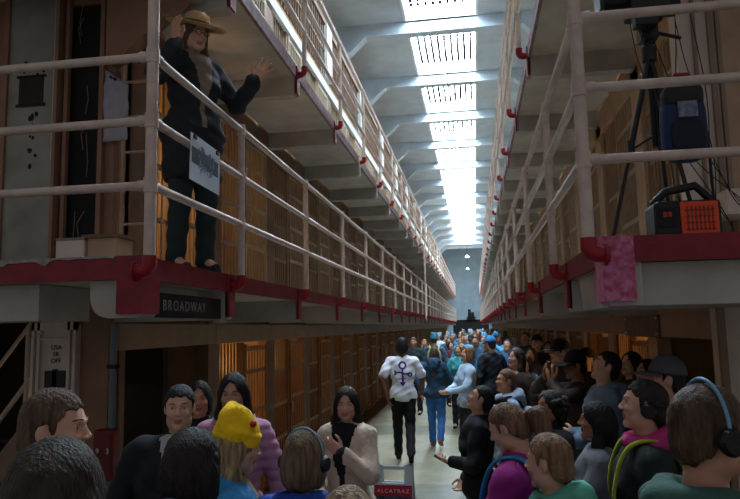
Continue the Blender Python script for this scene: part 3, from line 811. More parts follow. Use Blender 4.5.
def person(key, label, x, y, face, H, hair=('short', '#2a1c14'), top=('jacket', '#1d2430'), legs='#1c2230', shoes='#18181a', skin='light',
           look=(0, 0), arms='down', walk=0, fem=False, q='mid', z=0, hat=None, glasses=False, inner=None, lean=0, group=None, sleeve=1.0, topmats=None, beard=None, wide=1.0, childp=False, handdir=None):
    """face: heading in degrees, 0 = down the hall (+y), 90 = towards the left block; look: (pitch up, turn left) in degrees"""
    s = H/1.75
    t = thing('person', label, 'person', (x, y, z), radians(face), group)
    hc, hf, hh = {'near': (.014, .0034, .0036), 'mid': (.018, .0055, .006), 'far': (.024, .0095, .01), 'tiny': (.03, .016, .018)}[q]
    hs = s*(.95 if not childp else 1.0)                       # children have larger heads
    sw = (.165 if fem else .182)*s*wide; 
    sk = m_skin(skin)
    # head transform
    hp = np.array((0, (-.012+lean*.5)*s, 1.525*s)); R = rotz(radians(look[1])) @ rotx(radians(look[0]))
    if childp: hp[2] = H-.225*hs
    hcn = hp + R @ np.array((0, .018*hs, .108*hs)); T = (R, arr(hcn))
    B = SDF()
    # ---- joints
    st = walk
    hipL, hipR = np.array((-.085*s, 0, .9*s)), np.array((.085*s, 0, .9*s))
    if st:
        kL, aL = np.array((-.09*s, .16*s*st, .50*s)), np.array((-.09*s, .20*s*st, .085*s))
        kR, aR = np.array((.09*s, .02*s, .50*s)), np.array((.09*s, -.33*s*st, .16*s))
    else:
        kL, aL = np.array((-.10*s, .015*s, .49*s)), np.array((-.105*s, -.01*s, .085*s))
        kR, aR = np.array((.10*s, .02*s, .49*s)), np.array((.11*s, -.01*s, .085*s))
    shL, shR = np.array((-sw, (-.01+lean*.35)*s, 1.405*s)), np.array((sw, (-.01+lean*.35)*s, 1.405*s))
    l1, l2 = .285*s, .25*s
    A = {'down': ((-.26, .03, .90), (.26, .03, .90)), 'swing': ((-.24, -.12, .93), (.25, .17, .95)),
         'phone': ((-.10, .30, 1.10), (.12, .28, 1.08)), 'camera': ((-.07, .24, 1.50), (.08, .24, 1.52)),
         'crossed': ((.10, .20, 1.13), (-.08, .23, 1.10)), 'pocket': ((-.20, .12, .98), (.20, .12, .98)),
         'chest': ((-.03, .20, 1.32), (.10, .22, 1.02)), 'raise': ((-.10, .30, 1.62), (.26, .03, .9)),
         'wave': ((-.27, .32, 1.29), (.23, .17, 1.45)), 'lowphone': ((-.06, .21, 1.13), (.2, .1, .95))}[arms]
    wl, wr = (np.array(a)*s+np.array((0, lean*.3*s, 0)) for a in A)
    hintL, hintR = (-1, -.6, -.6), (1, -.6, -.6)
    if arms == 'wave': hintL, hintR = (-.6, -.2, -1.4), (.8, 0, -1.4)
    eL, wL = ik(shL, wl, l1, l2, hintL); eR, wR = ik(shR, wr, l1, l2, hintR)
    dl, dr = (wL-eL)/np.linalg.norm(wL-eL), (wR-eR)/np.linalg.norm(wR-eR)
    nl, nr = np.array((1., 0, -.1)), np.array((-1., 0, -.1)); cu = .4; sp = .1
    if arms in ('phone', 'lowphone'): nl, nr = np.array((.4, 0, 1.)), np.array((-.4, 0, 1.)); cu = .5
    if arms == 'camera': dl, dr = np.array((.25, .1, 1.)), np.array((-.25, .1, 1.)); nl, nr = np.array((.6, -1., 0)), np.array((-.6, -1., 0)); cu = .45
    if arms == 'crossed': nl, nr = np.array((0, -1, 0.)), np.array((0, -1., 0)); cu = .5
    if arms == 'chest': dl = np.array((.8, .1, .6)); nl = np.array((0, -1., 0)); cu = .55
    if arms == 'wave': dl, dr = np.array((-.5, .3, .85)), np.array((.25, .35, .9)); nl, nr = np.array((.5, .9, 0)), np.array((-.5, .9, .0)); cu = .22; sp = .38
    # ---- body (one continuous skin)
    def torso(S, g=0.0, low=.93):
        hw = (.078 if fem else .068)*s*wide
        S.rc((-hw, 0, .93*s), (hw, 0, .93*s), .112*s+g, .112*s+g, .04, sq=(1, 1.08, 1))
        S.rc((0, 0, 1.0*s), (0, .0, 1.18*s), (.118 if fem else .132)*s*wide+g, (.125 if fem else .14)*s*wide+g, .05, sq=(1, 1.25, 1))
        S.ell((0, (.0+lean*.15)*s, 1.29*s), ((.155 if fem else .172)*s*wide+g, .112*s+g, .17*s+g), .05)
        if fem:
            for q_ in (-1, 1): S.ell((q_*.07*s, .085*s, 1.25*s), (.058*s+g*.5, .05*s+g*.5, .058*s), .04)
        S.rc((-(sw-.045*s), shL[1], 1.405*s), ((sw-.045*s), shL[1], 1.405*s), .055*s+g, .055*s+g, .04)
        S.rc((-.05*s, shL[1], 1.43*s), (.05*s, shL[1], 1.43*s), .045*s+g*.7, .045*s+g*.7, .04)
    def arm(S, g, f=1.0, cuff=0):
        for sh, e, w_ in ((shL, eL, wL), (shR, eR, wR)):
            if f >= 1:
                S.rc(sh, e, .052*s+g, .042*s+g, .025); w2 = e+(w_-e)*.95
                S.rc(e, w2, .041*s+g, .03*s+g*1.15, .02)
            else: S.rc(sh, sh+(e-sh)*f, .052*s+g, .05*s+g*1.4, .025)
    def leg(S, g, f=1.0):
        for h_, k_, a_ in ((hipL, kL, aL), (hipR, kR, aR)):
            S.rc(h_, k_, .085*s+g, .054*s+g, .03); S.rc(k_, a_+(k_-a_)*(1-f), .052*s+g, .036*s+g*1.25, .02)
            if False: S.ell((k_+a_)/2+np.array((0, -.015*s, .06*s)), (.048*s, .052*s, .11*s), .03)
    torso(B); arm(B, 0); leg(B, 0)
    for a_ in (aL, aR): B.rc(a_, a_+np.array((0, .13*s, -.05*s)), .036*s, .03*s, .02)
    nb = np.array((0, (-.022+lean*.35)*s, 1.42*s)); B.rc(nb, hp+np.array((0, .0, .03*hs)), .057*s if not fem else .05*s, .052*hs if not fem else .045*hs, .03)
    hd = 1.0*hs
    def E(c, r, k=.015, op='u', rot=None): B.ell(arr(c)*hd, arr(r)*hd, k*hd, op, T, rot)
    E((0, -.006, .026), (.072, .091, .087)); E((0, .024, -.022), (.058, .066, .086), .03); E((0, .064, -.098), (.024, .02, .018), .025)
    for q_ in (-1, 1):
        E((q_*.040, .008, -.070), (.022, .040, .028), .03); E((q_*.036, .066, -.026), (.022, .018, .018), .02)
        if q != 'tiny': E((q_*.031, .097, .003), (.019, .016, .013), .012, 's')
        E((q_*.073, -.008, -.008), (.008, .017, .028), .006, rot=rotz(q_*.35))
        E((q_*.020, .083, .022), (.020, .008, .007), .01)
    E((0, .085, .020), (.010, .007, .010), .01)
    B.rc(arr((0, .085, .012))*hd, arr((0, .105, -.024))*hd, .0065*hd, .0095*hd, .008*hd, T=T)
    for q_ in (-1, 1): E((q_*.010, .100, -.028), (.008, .010, .007), .006)
    if q in ('near', 'mid'):
        for q_ in (-1, 1):
            E((q_*.031, .0690, .004), (.0150, .0145, .0135), .004); E((q_*.031, .0875, .0035), (.0145, .012, .0052), .002, 's')
    E((0, .083, -.055), (.023, .010, .007), .006); E((0, .081, -.067), (.019, .009, .007), .006)
    if q in ('near', 'mid'): E((0, .095, -.0612), (.021, .008, .0022), .003, 's')
    fine = [(hcn-.135*hs, hcn+.135*hs)]
    if q in ('near', 'mid') or arms in ('wave',):
        hand(B, wL, dl, nl, -1 if True else 1, s, cu, sp); hand(B, wR, dr, nr, 1, s, cu, sp)
        if q in ('near', 'mid') and arms not in ('down', 'pocket') or arms == 'wave':
            for w_, d_ in ((wL, dl), (wR, dr)):
                c_ = w_+d_/np.linalg.norm(d_)*.08*s; fine.append((c_-.10*s, c_+.10*s))
    else:
        for w_, d_, n_ in ((wL, dl, nl), (wR, dr, nr)):
            hand(B, w_, d_, n_, -1 if w_ is wL else 1, s, cu, sp)
    Rt = R
    def skin_mi(C):
        L = ((C-hcn) @ Rt)/hd; m = np.zeros(len(C), int)
        m[(np.abs(L[:, 0]) < .022) & (L[:, 1] > .079) & (L[:, 2] < -.050) & (L[:, 2] > -.074)] = 1
        return m
    skin_sdf('body', B, hc, fine, hf, [sk, M_LIPS[skin]], t, skin_mi)
    if q in ('near', 'mid'):
        for q_ in (-1, 1):
            c_ = hcn + R @ (np.array((q_*.031, .0685, .004))*hd)
            MB().ball(c_, .0128*hd, 12, 8).build('eye', M_EYE, t)
            ic = hcn + R @ (np.array((q_*.031, .0775, .0040))*hd); MB().ball(ic, .0052*hd, 10, 6).build('iris', M_IRIS, t.children[-1] if False else [c for c in t.children if c.name.startswith('eye')][-1])
            eb_ = MB(); pts = [hcn + R @ (np.array((q_*(.014+.011*i), (.0915, .0895, .083, .072)[i], .0265+.003*(1 if i in (1, 2) else 0)))*hd) for i in range(4)]
            eb_.tube(pts, [.002*hd, .0032*hd, .003*hd, .0015*hd], 6).build('eyebrow', m_hair(hair[1]), t)
    # ---- hair
    style, hcol = hair
    if style != 'none':
        Hh = SDF(); g = {'short': .008, 'buzz': .004, 'mop': .016, 'pony': .008, 'bun': .008}.get(style, .013)
        def HE(c, r, k=.012, op='u'): Hh.ell(arr(c)*hd, arr(r)*hd, k*hd, op, T)
        HE((0, -.008, .028), (.072+g, .091+g, .087+g*1.3))
        if style in ('quiff',): HE((0, .055, .105), (.055, .045, .035), .03)
        if style in ('short', 'quiff', 'buzz'): HE((0, -.045, -.03), (.058+g, .055+g, .065), .02)
        if style in ('bob', 'long', 'curly', 'bun', 'pony', 'mop'):
            HE((0, -.042, -.02), (.070+g, .066+g, .085), .03)
        if style in ('bob', 'mop'):
            for q_ in (-1, 1): HE((q_*.068, -.01, -.045), (.028, .055, .07), .03)
            HE((0, -.06, -.07), (.072, .05, .055), .03)
        if style == 'curly':
            rr = random.Random(hash(key) % 1000)
            for i in range(40):
                a_, z_ = rr.uniform(.35*pi, 2.65*pi), rr.uniform(-.12, .1)
                a_ = rr.uniform(-.2*pi, 1.2*pi)+pi
                w_ = .095*math.sqrt(max(.1, 1-(z_/.15)**2)); HE((w_*cos(a_), -.02+w_*sin(a_), z_), (.03, .03, .03), .01)
        if style == 'long':
            for q_ in (-1, 1):
                Hh.rc(arr((q_*.070, -.012, .0))*hd, arr((q_*.080, -.01, -.13))*hd, .026*hd, .03*hd, .03, T=T)
                p0_ = hcn+R @ (np.array((q_*.082, -.01, -.12))*hd); p1_ = np.array((q_*.10*s, (.055 if q_ > 0 else -.02)*s, hcn[2]-.30*s))
                Hh.rc(p0_, p1_, .032*hd, .022*hd, .03)
            p0_ = hcn+R @ (np.array((0, -.07, -.05))*hd); p1_ = np.array((0, -.13*s, hcn[2]-.36*s)); Hh.rc(p0_, p1_, .062*hd, .045*hd, .05, sq=(1, 1.3, 1))
        if style == 'pony':
            p0_ = hcn+R @ (np.array((0, -.11, .03))*hd); p1_ = p0_+np.array((.0, -.07, .0))*hd; p2_ = p1_+np.array((.01, -.03, -.12))*hd; p3_ = p2_+np.array((.0, .02, -.10))*hd
            Hh.rc(p0_, p1_, .02*hd, .040*hd, .01); Hh.rc(p1_, p2_, .044*hd, .046*hd, .02); Hh.rc(p2_, p3_, .044*hd, .014*hd, .02)
        if style == 'bun':
            HE((0, -.115, .02), (.042, .036, .042), .008)
        ys_ = ([-.13, -.06, -.030, -.018, .012, .020, .030, .036, .055, .080, .13], [-.095, -.07, -.035, .022, .024, -.02, -.02, .034, .052, .066, .074]) if style in ('short', 'quiff', 'buzz', 'pony', 'bun') else ([-.13, .024, .040, .062, .085, .13], [-.6, -.6, .022, .050, .066, .074])
        def hairline(D, X, Y, Z):
            dx, dy, dz = (X-hcn[0])/hd, (Y-hcn[1])/hd, (Z-hcn[2])/hd
            lx = dx*R[0][0]+dy*R[1][0]+dz*R[2][0]; ly = dx*R[0][1]+dy*R[1][1]+dz*R[2][1]; lz = dx*R[0][2]+dy*R[1][2]+dz*R[2][2]
            zl = np.interp(ly, ys_[0], ys_[1])+.005*np.sin(lx*160)+.004*np.sin(ly*210+1)
            if style == 'mop': zl = zl-.022
            if style in ('long', 'bob', 'curly'): zl = np.where(ly > .03, .082-(np.abs(lx)/.056)**2*.085+.004*np.sin(lx*200), zl)
            near_ = (np.abs(lx) < .12) & (lz > -.13)
            cut = (zl-lz)*.7*hd
            if style not in ('short', 'quiff', 'buzz', 'pony', 'bun'): cut = np.where(near_, cut, -1)
            else: cut = np.where(ly < -.085-.0*lz, np.minimum(cut, (-.11-lz)*hd if style == 'short' else cut), cut)
            return np.maximum(D, cut)
        Hh.post.append(hairline)
        amp = {'near': .0020, 'mid': .0016}.get(q, 0)*hd
        if amp:
            Ri, o_ = R, hcn
            def strands(D, X, Y, Z):
                dx, dy, dz = X-o_[0], Y-o_[1], Z-o_[2]
                lx = dx*Ri[0][0]+dy*Ri[1][0]+dz*Ri[2][0]; ly = dx*Ri[0][1]+dy*Ri[1][1]+dz*Ri[2][1]; lz = dx*Ri[0][2]+dy*Ri[1][2]+dz*Ri[2][2]
                a_ = np.arctan2(ly+.05, lx)
                if style == 'curly': return D+amp*1.6*(np.sin(lx*210+3*np.sin(lz*60))*np.sin(ly*200)*np.sin(lz*190))
                if style in ('short', 'quiff', 'buzz', 'mop'):
                    return D+amp*(.5*np.sin(a_*34+lz*70+3*np.sin(ly*50+lx*30))+.5*np.sin(lz*190+2*np.sin(lx*60))*np.sin(lx*170+ly*150)+1.3*np.sin(lx*45+1)*np.sin(ly*40)*np.sin(lz*50))
                return D+amp*(np.sin(a_*22+5*np.sin(lz*14))*.6+.5*np.sin(a_*57+lz*25+3*np.sin(lz*30)))
            Hh.post.append(strands)
        hb = hh if q != 'tiny' else .02
        lo_, hi_ = Hh.bbox()
        skin_sdf('hair', Hh, hb, [], hb, [m_hair(hcol)], t)
    if beard:
        Bd = SDF(); 
        Bd.ell(arr((0, .05, -.088))*hd, arr((.045, .045, .03))*hd, .02, 'u', T)
        for q_ in (-1, 1): Bd.ell(arr((q_*.047, .02, -.065))*hd, arr((.02, .04, .035))*hd, .02, 'u', T)
        Bd.ell(arr((0, .10, -.045))*hd, arr((.03, .03, .03))*hd, .006, 's', T)
        skin_sdf('beard', Bd, .005, [], .005, [m_hair(beard)], t)
    # ---- top garment
    kind, tcol = top[0], top[1]
    G = {'coat': .032, 'jacket': .026, 'puffer': .032, 'fleece': .029, 'hoodie': .028, 'sweater': .022, 'tee': .022}[kind]*s
    Tp = SDF(); torso(Tp, G); arm(Tp, G*.62 if kind != 'tee' else .016*s, 1.0 if kind != 'tee' else .72)
    if kind == 'coat':
        Tp.rc((-.05*s, 0, .95*s), (-.06*s, 0, .66*s), .11*s+G, .125*s+G*.6, .06, sq=(1, 1.1, 1)); Tp.rc((.05*s, 0, .95*s), (.06*s, 0, .66*s), .11*s+G, .125*s+G*.6, .06, sq=(1, 1.1, 1))
    hem = {'coat': .60, 'tee': .84, 'fleece': .84, 'jacket': .84, 'puffer': .86, 'hoodie': .85, 'sweater': .86}[kind]*s
    if kind in ('hoodie', 'puffer', 'fleece') or len(top) > 2 and top[2] == 'hood':
        for i in range(9):
            a0, a1 = pi*(.0+i/9)+pi, pi*((i+1)/9)+pi
            rr_ = .085*s; cz = 1.475*s
            Tp.rc((rr_*cos(a0), -.02*s+rr_*sin(a0)*1.1+lean*.35*s, cz-.03*s*sin(a0)*0), (rr_*cos(a1), -.02*s+rr_*sin(a1)*1.1+lean*.35*s, cz), .034*s, .034*s, .02)
        Tp.ell((0, (-.13+lean*.3)*s, 1.42*s), (.085*s, .045*s, .07*s), .04)
    elif kind in ('coat', 'jacket'):
        for i in range(10):
            a0, a1 = pi*(-.28+1.56*i/10)+pi, pi*(-.28+1.56*(i+1)/10)+pi
            Tp.rc((.07*s*cos(a0), (-.015+lean*.35)*s+.07*s*sin(a0), 1.475*s), (.07*s*cos(a1), (-.015+lean*.35)*s+.07*s*sin(a1), 1.475*s), .02*s, .02*s, .015)
    fa = {'puffer': .008, 'fleece': .004, 'coat': .005, 'jacket': .005, 'hoodie': .006, 'sweater': .005, 'tee': .005}[kind]*s
    ph = random.Random(key).uniform(0, 6); fa *= 1.0 if kind in ('puffer', 'fleece') else 1.6
    def folds(D, X, Y, Z):
        if kind == 'puffer': D = D+fa*(np.abs(np.sin(Z*55/s))*-1+.5)
        elif kind == 'fleece': D = D+fa*np.sin(X*120+ph)*np.sin(Y*120)*np.sin(Z*120)+.004*np.sin(Z*25+X*20)
        else: D = D+fa*(np.sin(Z*28+X*24+ph+2*np.sin(Y*12+ph))*.6+np.sin(Z*61-X*33+ph*2+Y*25)*.4)
        return np.maximum(D, hem-Z)
    Tp.post.append(folds)
    mats_ = [m_cloth(tcol)]; mif = None
    if inner:
        mats_.append(m_cloth(inner))
        def mif(C): return ((np.abs(C[:, 0]) < (.018+.20*np.clip(C[:, 2]/s-1.12, 0, .4))*s) & (C[:, 1] > .03*s) & (C[:, 2] > .95*s)).astype(int)
    if topmats: mats_ = [m_cloth(tcol)]+topmats[0]; mif = lambda C: topmats[1](C, s)
    gname = {'tee': 'tshirt', 'coat': 'coat', 'jacket': 'jacket', 'puffer': 'puffer_jacket', 'fleece': 'fleece_jacket', 'hoodie': 'hoodie', 'sweater': 'sweater'}[kind]
    hg = {'near': .0085, 'mid': .0095, 'far': .015, 'tiny': .024}[q]
    if topmats: hg = .008
    skin_sdf(gname, Tp, hg, [], hg, mats_, t, mif)
    if len(top) > 2 and top[2] == 'hood' and len(top) > 3:
        Hd = SDF()
        for i in range(12):
            a0, a1 = 2*pi*i/12, 2*pi*(i+1)/12
            p = lambda a: (.090*s*cos(a), (-.03+lean*.35)*s+.095*s*sin(a), 1.475*s+.03*s*max(0, -sin(a)))
            Hd.rc(p(a0), p(a1), .040*s-.014*s*sin(a0), .040*s-.014*s*sin(a1), .02)
        Hd.ell((0, (-.15+lean*.3)*s, 1.42*s), (.10*s, .045*s, .08*s), .04)
        Hd.post.append(lambda D, X, Y, Z: D+.004*np.sin(X*60+ph)*np.sin(Z*50+Y*30))
        skin_sdf('hood', Hd, hg*.8, [], hg*.8, [m_cloth(top[3])], t)
    # ---- trousers and shoes
    if q != 'none':
        L_ = SDF(); leg(L_, .020*s, 1.0); L_.rc((-.07*s, 0, .93*s), (.07*s, 0, .93*s), .120*s, .120*s, .03, sq=(1, 1.08, 1))
        L_.post.append(lambda D, X, Y, Z: np.maximum(D+.004*s*np.sin(Z*45+X*20+ph), Z-1.0*s))
        hl = {'near': .016, 'mid': .014, 'far': .015, 'tiny': .026}[q]
        skin_sdf('trousers', L_, hl, [], hl, [m_cloth(legs)], t)
        for a_, pt in ((aL, 0), (aR, -.7*st if st else 0)):
            Sh = SDF(); Rm = rotx(pt*1.0)
            TT = (Rm, arr(a_))
            Sh.rc(arr((0, -.03, -.045))*s, arr((0, .14, -.055))*s, .038*s, .032*s, .02, T=TT); Sh.rc(arr((0, -.02, 0))*s, arr((0, .02, -.02))*s, .042*s, .04*s, .03, T=TT)
            Sh.rc(arr((0, -.04, -.072))*s, arr((0, .155, -.072))*s, .013*s, .013*s, .01, T=TT, sq=(.38, 1, 1))
            if pt == 0: Sh.post.append(lambda D, X, Y, Z: np.maximum(D, .003-Z))
            skin_sdf('shoe', Sh, .012 if q != 'tiny' else .02, [], .012, [m_cloth(shoes, .5)], t)
    Mh = Matrix([list(map(float, R[i]))+[float(hcn[i])] for i in range(3)]+[[0, 0, 0, 1]])
    # ---- hats are clothing
    if hat:
        hk, hcol = hat; hm = m_cloth(hcol)
        if hk == 'fedora':
            m_ = MB()
            prof = [(.01, .150), (.05, .158), (.082, .14), (.094, .09), (.098, .055)]
            m_.lathe([(r_*hd, z_*hd) for r_, z_ in prof]+[(.13*hd, .048*hd), (.18*hd, .050*hd), (.215*hd, .058*hd), (.217*hd, .062*hd), (.18*hd, .056*hd), (.10*hd, .055*hd)], n=28, M=Mh @ Matrix.Translation((0, -.005, .005)) @ Matrix.Rotation(-.08, 4, 'X'))
            ho = m_.build('hat', hm, t)
            MB().lathe([(.0955*hd, .092*hd), (.1005*hd, .088*hd), (.1015*hd, .058*hd)], n=28, M=Mh @ Matrix.Translation((0, -.005, .005)) @ Matrix.Rotation(-.08, 4, 'X')).build('hat_band', m_cloth('#4a3322'), ho)
        elif hk == 'cap':
            m_ = MB(); Mc = Mh @ Matrix.Translation((0, -.008*hd, .035*hd)) @ Matrix.Rotation(-.1, 4, 'X')
            m_.lathe([(.002, .112*hd), (.04*hd, .105*hd), (.072*hd, .075*hd), (.09*hd, .03*hd), (.094*hd, 0), (.088*hd, 0)], n=24, M=Mc @ Matrix.Diagonal((.97, 1.14, 1, 1)))
            vs = []; fs = []; n_ = 14
            for i in range(n_+1):
                a_ = pi*(.14+.72*i/n_)
                for rr_, zz in ((.09, .008), (.09+.085*sin(a_)**.6, -.012), (.09+.085*sin(a_)**.6, -.017), (.09, -.0)):
                    vs.append(Mc @ Vector((rr_*cos(a_)*hd, rr_*sin(a_)*1.12*hd, zz*hd)))
            for i in range(n_):
                for k_ in range(4): fs.append((i*4+k_, i*4+(k_+1) % 4, (i+1)*4+(k_+1) % 4, (i+1)*4+k_))
            m_.add(vs, fs, True); m_.ball(Mc @ Vector((0, 0, .113*hd)), .006, 8, 5)
            m_.build('cap', hm, t)
        elif hk == 'beanie':
            Bn = SDF(); Bn.ell(arr((0, -.012, .062))*hd, arr((.088, .104, .104))*hd, .02, 'u', T); Bn.ell(arr((0, -.035, .13))*hd, arr((.062, .066, .055))*hd, .04, 'u', T)
            TB = (R @ rotx(-.22), arr(hcn+R @ (np.array((0, -.012, .045))*hd)))
            for i in range(20):
                a0, a1 = 2*pi*i/20, 2*pi*(i+1)/20
                for z_ in (-.012, .008, .028): Bn.rc(arr((.079*cos(a0), .095*sin(a0), z_))*hd, arr((.079*cos(a1), .095*sin(a1), z_))*hd, .0145*hd, .0145*hd, .006, T=TB)
            Bn.add('ell', (arr((0, 0, -.17))*hd, arr((.25, .25, .146))*hd, None), .004, 's', TB)
            Bn.ell(arr((-.045, -.05, .165))*hd, arr((.024, .03, .035))*hd, .03, 'u', T); Bn.ell(arr((.045, -.03, .16))*hd, arr((.024, .03, .03))*hd, .03, 'u', T)
            Bn.post.append(lambda D, X, Y, Z: D+.0012*np.sin(np.arctan2(Y-hcn[1], X-hcn[0])*40)+.003*np.sin(Z*55+X*60))
            skin_sdf('beanie', Bn, .0055 if q != 'tiny' else .012, [], .005, [hm], t)
    if glasses:
        g_ = MB()
        for q_ in (-1, 1):
            pts = [Mh @ (Vector((q_*.031+.022*cos(a_), .113, .004+.017*sin(a_)))*hd) for a_ in [2*pi*i/14 for i in range(15)]]
            g_.tube(pts, .002*hd, 6); g_.tube([Mh @ (Vector((q_*.053, .112, .006))*hd), Mh @ (Vector((q_*.082, .0, .005))*hd)], .002*hd, 6)
        g_.tube([Mh @ (Vector((-.009, .114, .006))*hd), Mh @ (Vector((.009, .114, .006))*hd)], .002*hd, 6)
        g_.build('glasses', M_GUN, t)
    t['hm'] = 1; del t['hm']
    WM = Matrix.Translation((x, y, z)) @ Matrix.Rotation(radians(face), 4, 'Z')
    return dict(o=t, M=WM @ Mh, W=WM, wL=WM @ Vector(wL), wR=WM @ Vector(wR), dL=dl, dR=dr, s=s, hd=hd, hcn=hcn)

def headset(p, label, col='#0c0c0f', band='#0c0c0f', behind=False):
    t = thing('audio_headset', label, 'headset'); M = p['M']; h = p['hd']; t.location = M.translation
    Ti = Matrix.Translation(-M.translation) @ M
    pts = []
    for i in range(21):
        a = pi*i/20
        v = Vector((.098*cos(a), -.012-.0*sin(a), .0+.137*sin(a))) if not behind else Vector((.098*cos(a), -.02-.115*sin(a), .02))
        pts.append(Ti @ (v*h))
    MB().tube(pts, .005*h, 8).build('headband', m_cloth(band, .4), t)
    for q_ in (-1, 1):
        c = Vector((q_*.098, -.008, -.012))*h
        a, b = Ti @ (c-Vector((q_*.012, 0, 0))), Ti @ (c+Vector((q_*.014, 0, 0)))
        MB().tube([a, (a+b)/2, b], [.034*h, .037*h, .028*h], 18).build('ear_cup', m_cloth(col, .45), t)
    return t
def phone(p, hand_, label, rot=(0, 0, 0), screen=True):
    w = p['w'+hand_]; d = p['W'].to_3x3() @ Vector(p['d'+hand_]).normalized()
    t = thing('smartphone', label, 'phone', w+d*.10+Vector((0, 0, .0)))
    t.rotation_euler = rot
    MB().box((-.037, -.075, -.004), (.037, .075, .004)).build('phone_body', M_BLACK, t, bevel=.003)
    MB().box((-.033, -.07, .004), (.033, .07, .0048)).build('screen', mat('phone_screen', '#0e1218', .12, noise=0, bump=0), t)
    MB().tube([(-.02, .055, -.0045), (-.02, .055, -.006)], .007, 8).build('lens', M_GUN, t)
    return t
def backpack(p, label, col, strap, col2=None, deep=.13, extra=None):
    t = thing('backpack', label, 'backpack'); t.location = p['W'].translation; t.rotation_euler = p['W'].to_euler(); s = p['s']
    mm = m_cloth(col, .7) if not extra else extra
    S = SDF(); y = -.155*s
    S.rc((-.09*s, y-.04*s, 1.02*s), (-.08*s, y-.03*s, 1.33*s), .085*s, .075*s, .03); S.rc((.09*s, y-.04*s, 1.02*s), (.08*s, y-.03*s, 1.33*s), .085*s, .075*s, .03)
    S.ell((0, y-.08*s, 1.12*s), (.12*s, .07*s, .14*s), .03)
    S.post.append(lambda D, X, Y, Z: D+.004*np.sin(Z*40+X*15))
    skin_sdf('bag_body', S, .012, [], .012, [mm], t)
    MB().box((-.10*s, y-.155*s, 1.20*s), (.10*s, y-.10*s, 1.212*s)).build('zip', m_cloth(strap), t)
    for q_ in (-1, 1):
        xx = q_*.115*s; g = .0
        pts = [(xx*.8, y+.0*s, 1.36*s), (xx*.9, -.08*s, 1.475*s), (xx, .0, 1.498*s), (xx*1.03, .085*s, 1.46*s), (xx*1.06, .138*s, 1.34*s), (xx*1.12, .142*s, 1.2*s), (xx*1.35, .04*s, 1.08*s), (xx*1.3, y+.02*s, 1.02*s)]
        st_ = MB(); 
        P0 = [Vector(q) for q in pts]; P = []
        for i in range(len(P0)-1):
            a, b, c_, d_ = P0[max(i-1, 0)], P0[i], P0[i+1], P0[min(i+2, len(P0)-1)]
            for j in range(6):
                t_ = j/6; P.append(.5*((2*b)+(c_-a)*t_+(2*a-5*b+4*c_-d_)*t_*t_+(3*b-a-3*c_+d_)*t_**3))
        P.append(P0[-1])
        # flat webbing with real thickness
        vs = []; fs = []
        for i, a in enumerate(P):
            T_ = (P[min(i+1, len(P)-1)]-P[max(i-1, 0)]).normalized(); U = Vector((1, 0, 0)); N_ = T_.cross(U).normalized()
            for u_, n_ in ((-.018, -.004), (.018, -.004), (.018, .008), (-.018, .008)): vs.append(a+U*u_*s+N_*n_)
        for i in range(len(P)-1):
            for k in range(4): fs.append((i*4+k, i*4+(k+1) % 4, (i+1)*4+(k+1) % 4, (i+1)*4+k))
        fs += [(3, 2, 1, 0), tuple(range(len(vs)-4, len(vs)))]
        st_.add(vs, fs, True).build('strap', m_cloth(strap, .7), t)
    return t
# ------------------------------------------------------------------ the cast
def toward(x, y, tx=-2.0, ty=4.2): return math.degrees(math.atan2(-(tx-x), ty-y))
guide = person('guide', 'person in wide tan hat and dark coat gesturing from the upper left walkway', -1.93, 4.30, -125, 1.86, hair=('long', '#5a4330'), top=('coat', '#20242a'), legs='#22302f', shoes='#101012', skin='fair', look=(-14, -6), arms='wave', fem=True, q='mid', z=Z2, hat=('fedora', '#c09a6c'), inner='#7d7063', glasses=True)

leftman = person('leftman', 'man with short light brown hair seen in profile at the lower left edge', -1.30, 1.90, -78, 1.84, hair=('short', '#54402f'), top=('jacket', '#1f3654'), legs='#1c2230', skin='fair', q='near')
nearh = person('nearhair', 'back of a dark tousled head nearest the camera at the bottom left', -.80, 1.18, 8, 1.80, hair=('mop', '#2e231d'), top=('jacket', '#15171c'), q='near', skin='light')
boyb = person('boyback', 'person with dark mop hair seen from behind in pale blue hooded fleece', -.88, 1.98, -8, 1.70, hair=('mop', '#1f1916'), top=('jacket', '#6f86a0', 'hood', '#53677e'), q='near', skin='light', fem=True)
bean = person('beanie', 'woman in bright yellow beanie and blue jacket facing right', -1.01, 2.68, -66, 1.64, hair=('long', '#a08760'), top=('fleece', '#2f83b8'), hat=('beanie', '#f2c40c'), q='near', skin='fair', fem=True, look=(-8, 0), arms='down', inner='#9c8f6a')
M0 = bean['M']; hd_ = bean['hd']
eyeb = thing('beanie_badge', 'red eye-shaped badge on the yellow beanie', 'badge', M0 @ (Vector((.070, .050, .115))*hd_))
MB().ball((0, 0, 0), (.014, .014, .014), 14, 10).build('red_button', m_cloth('#a31320', .5), eyeb)
coatm = person('coatman', 'person with short dark hair and dark coat facing camera by the red box', -1.50, 3.22, -160, 1.74, hair=('short', '#15110f'), top=('coat', '#14181e'), legs='#14161c', skin='fair', q='mid', inner='#a9a9ad', arms='pocket', wide=1.08)
beh = person('behind', 'face half hidden behind the shoulder of the dark coated person', -1.80, 4.15, -160, 1.68, hair=('bob', '#1c1512'), top=('jacket', '#191b20'), skin='light', q='mid', fem=True)
pink = person('pink', 'woman with long dark hair and pink puffy jacket near the lit cell bars', -1.40, 3.72, -172, 1.76, hair=('long', '#0f0c0c'), top=('puffer', '#b684a4'), skin='light', q='mid', fem=True, look=(-4, 0), inner='#3a1420', wide=.92)
blu = person('blueback', 'person with blond bob and headset seen from behind in royal blue fleece', -.66, 2.5, -12, 1.62, hair=('bob', '#6e5a43'), top=('fleece', '#1741a0'), q='near', skin='fair', fem=True)
headset(blu, 'thin grey headset over the blond bob, lower centre', '#1a1c22', '#7f93a8')
